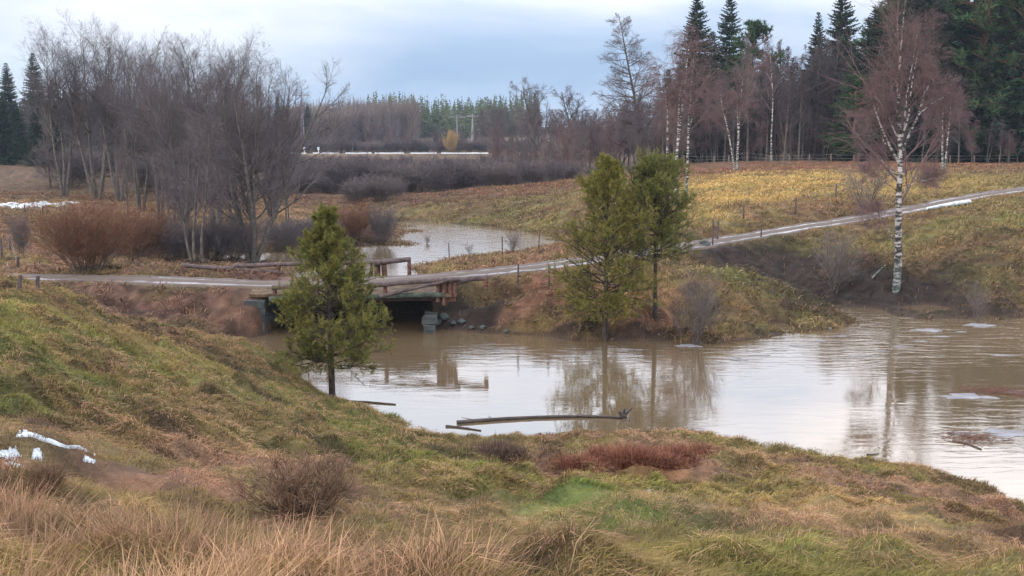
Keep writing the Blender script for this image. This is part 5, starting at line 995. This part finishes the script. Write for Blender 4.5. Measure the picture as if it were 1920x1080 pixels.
# sedge clumps, dead shrub, saplings
for i, (px, py, r, h, lab) in enumerate([(1085,874,.34,.26,'rust red sedge clump, leftmost of the row in the near grass'),(1138,868,.38,.30,'rust red sedge clump, second from the left in the row'),(1190,872,.40,.34,'rust red sedge clump, third and lowest of the row'),(1238,872,.40,.36,'rust red sedge clump, fourth in the row'),(1270,862,.36,.32,'rust red sedge clump, fifth in the row'),(1306,854,.32,.28,'rust red sedge clump, rightmost of the row')]):
    o = obj('sedge_clump', blade_clump('sedge_clump', np.random.default_rng(200 + i), r * 1.0, h * (.75 + .3 * ((i * 7) % 3) / 2), 1200, [(.17, .052, .032), (.09, .032, .024), (.20, .085, .045), (.15, .07, .04)], wd=.011)); o.location = hit(px, py); tag(o, lab, 'sedge', 'rust red sedge clumps')
o = obj('sedge_clump', blade_clump('sedge_clump', np.random.default_rng(220), .55, .34, 1500, [(.07, .04, .03), (.11, .07, .05)], wd=.011)); o.location = hit(935, 856); tag(o, 'dark brown sedge clump left of the rust red row', 'sedge')
ds = bush(160, .62, .8, 46, n2=5, tw=3, twig=mat('dead_weed', base=(.14, .085, .055)), bark=M_bark_dark, twd=.006, r0=.007); p = hit(562, 962); plant(ds, 'dead_shrub', p, .42, 'dark dead weed shrub standing in the near grass left of centre', 'shrub', sx=1.35)
p = hit(85, 925); plant(ds, 'dead_shrub', p, .20, 'small dark dead weed near the left edge below the snow', 'shrub')
def sapling(px, py, top, label, seed=0, sx=1.0, v=None): p = hit(px, py) if v is None else v; plant(SAP[seed % 2], 'sapling', p, height_to(p, top), label, 'sapling', rz=seed, sx=sx)
SAP = [bush(170, 2.4, 1.2, 9, n2=9, tw=5, twd=.007, r0=.018, twig=M_twig_grey), bush(171, 2.6, 1.0, 6, n2=10, tw=5, twd=.007, r0=.02, twig=M_twig_grey)]
sapling(1300, 640, 505, 'grey leafless sapling at the water edge of the grassy mound', 0, 1.0, v=np.array(at_Z(1300, 642, .05)))
sapling(1272, 632, 560, 'shorter grey sapling just left of the one at the mound edge', 1, .8)
sapling(1832, 600, 528, 'small bare sapling standing in shallow water at the far right', 1, .8, v=np.array(at_Z(1832, 606, -.05)))
sapling(958, 474, 432, 'spreading bare bush at the flood water behind the road', 0, 1.4); sapling(880, 478, 455, 'tiny bare bush in the flood edge right of the first post', 1, 1.3)
sapling(900, 470, 440, 'thin bare bush standing in the flood water', 0, 1.2, v=np.array(at_Z(800, 458, -.05)))
put(SAP[0], 'bare_bush', 1560, 543, 425, 'dark leafless bush on a mossy stump left of the big birch', 'bush', sx=1.3)
put(SAP[1], 'bare_bush', 1625, 392, 300, 'thin reddish bush on the bank left of the big birch trunk', 'bush', sx=2)
put(SAP[0], 'bare_bush', 1740, 345, 322, 'low brown bush above the road right of the big birch', 'bush', sx=3)
# tall single straws near the camera
for i, (xb, yb, xt, yt, lab) in enumerate([(1062,1078,1118,968,'tall pale grass stalk leaning right at the bottom centre'),(1268,1078,1345,1018,'long grass stalk leaning far right at the bottom, right of centre'),(440,1050,467,975,'tall pale grass stalk at the bottom left'),(715,1080,748,1022,'bent pale stalk right of the bottom left clump'),(672,1075,690,1010,'thin upright stalk left of the bent one'),(180,1050,170,965,'upright straw at the far bottom left'),(1085,1080,1108,1040,'short stalk at the foot of the tall leaning one')]):
    p = hit(xb, min(yb, 1076), lo=2.5); q1 = at_Y(xt, yt, p[1] - .05); m_ = MB(); d_ = q1 - p; m_.tube([(0, 0, -.05), d_ * .5 + [-.02, 0, .01], d_], [.0032, .0026, .001], 5, col=(.40, .29, .17)); 
    for t in (.35, .6, .8):
        s_ = 1 if rb.random() > .5 else -1; m_.tube([d_ * t, d_ * (t + .08) + [s_ * .01, 0, 0], d_ * (t + .12) + [s_ * .025, 0, -.01]], [.0018, .0014, .0008], 4, col=(.38, .27, .15))
    o = obj('grass_stalk', m_.mesh('grass_stalk', M_blade)); o.location = p; tag(o, lab, 'grass stalk')
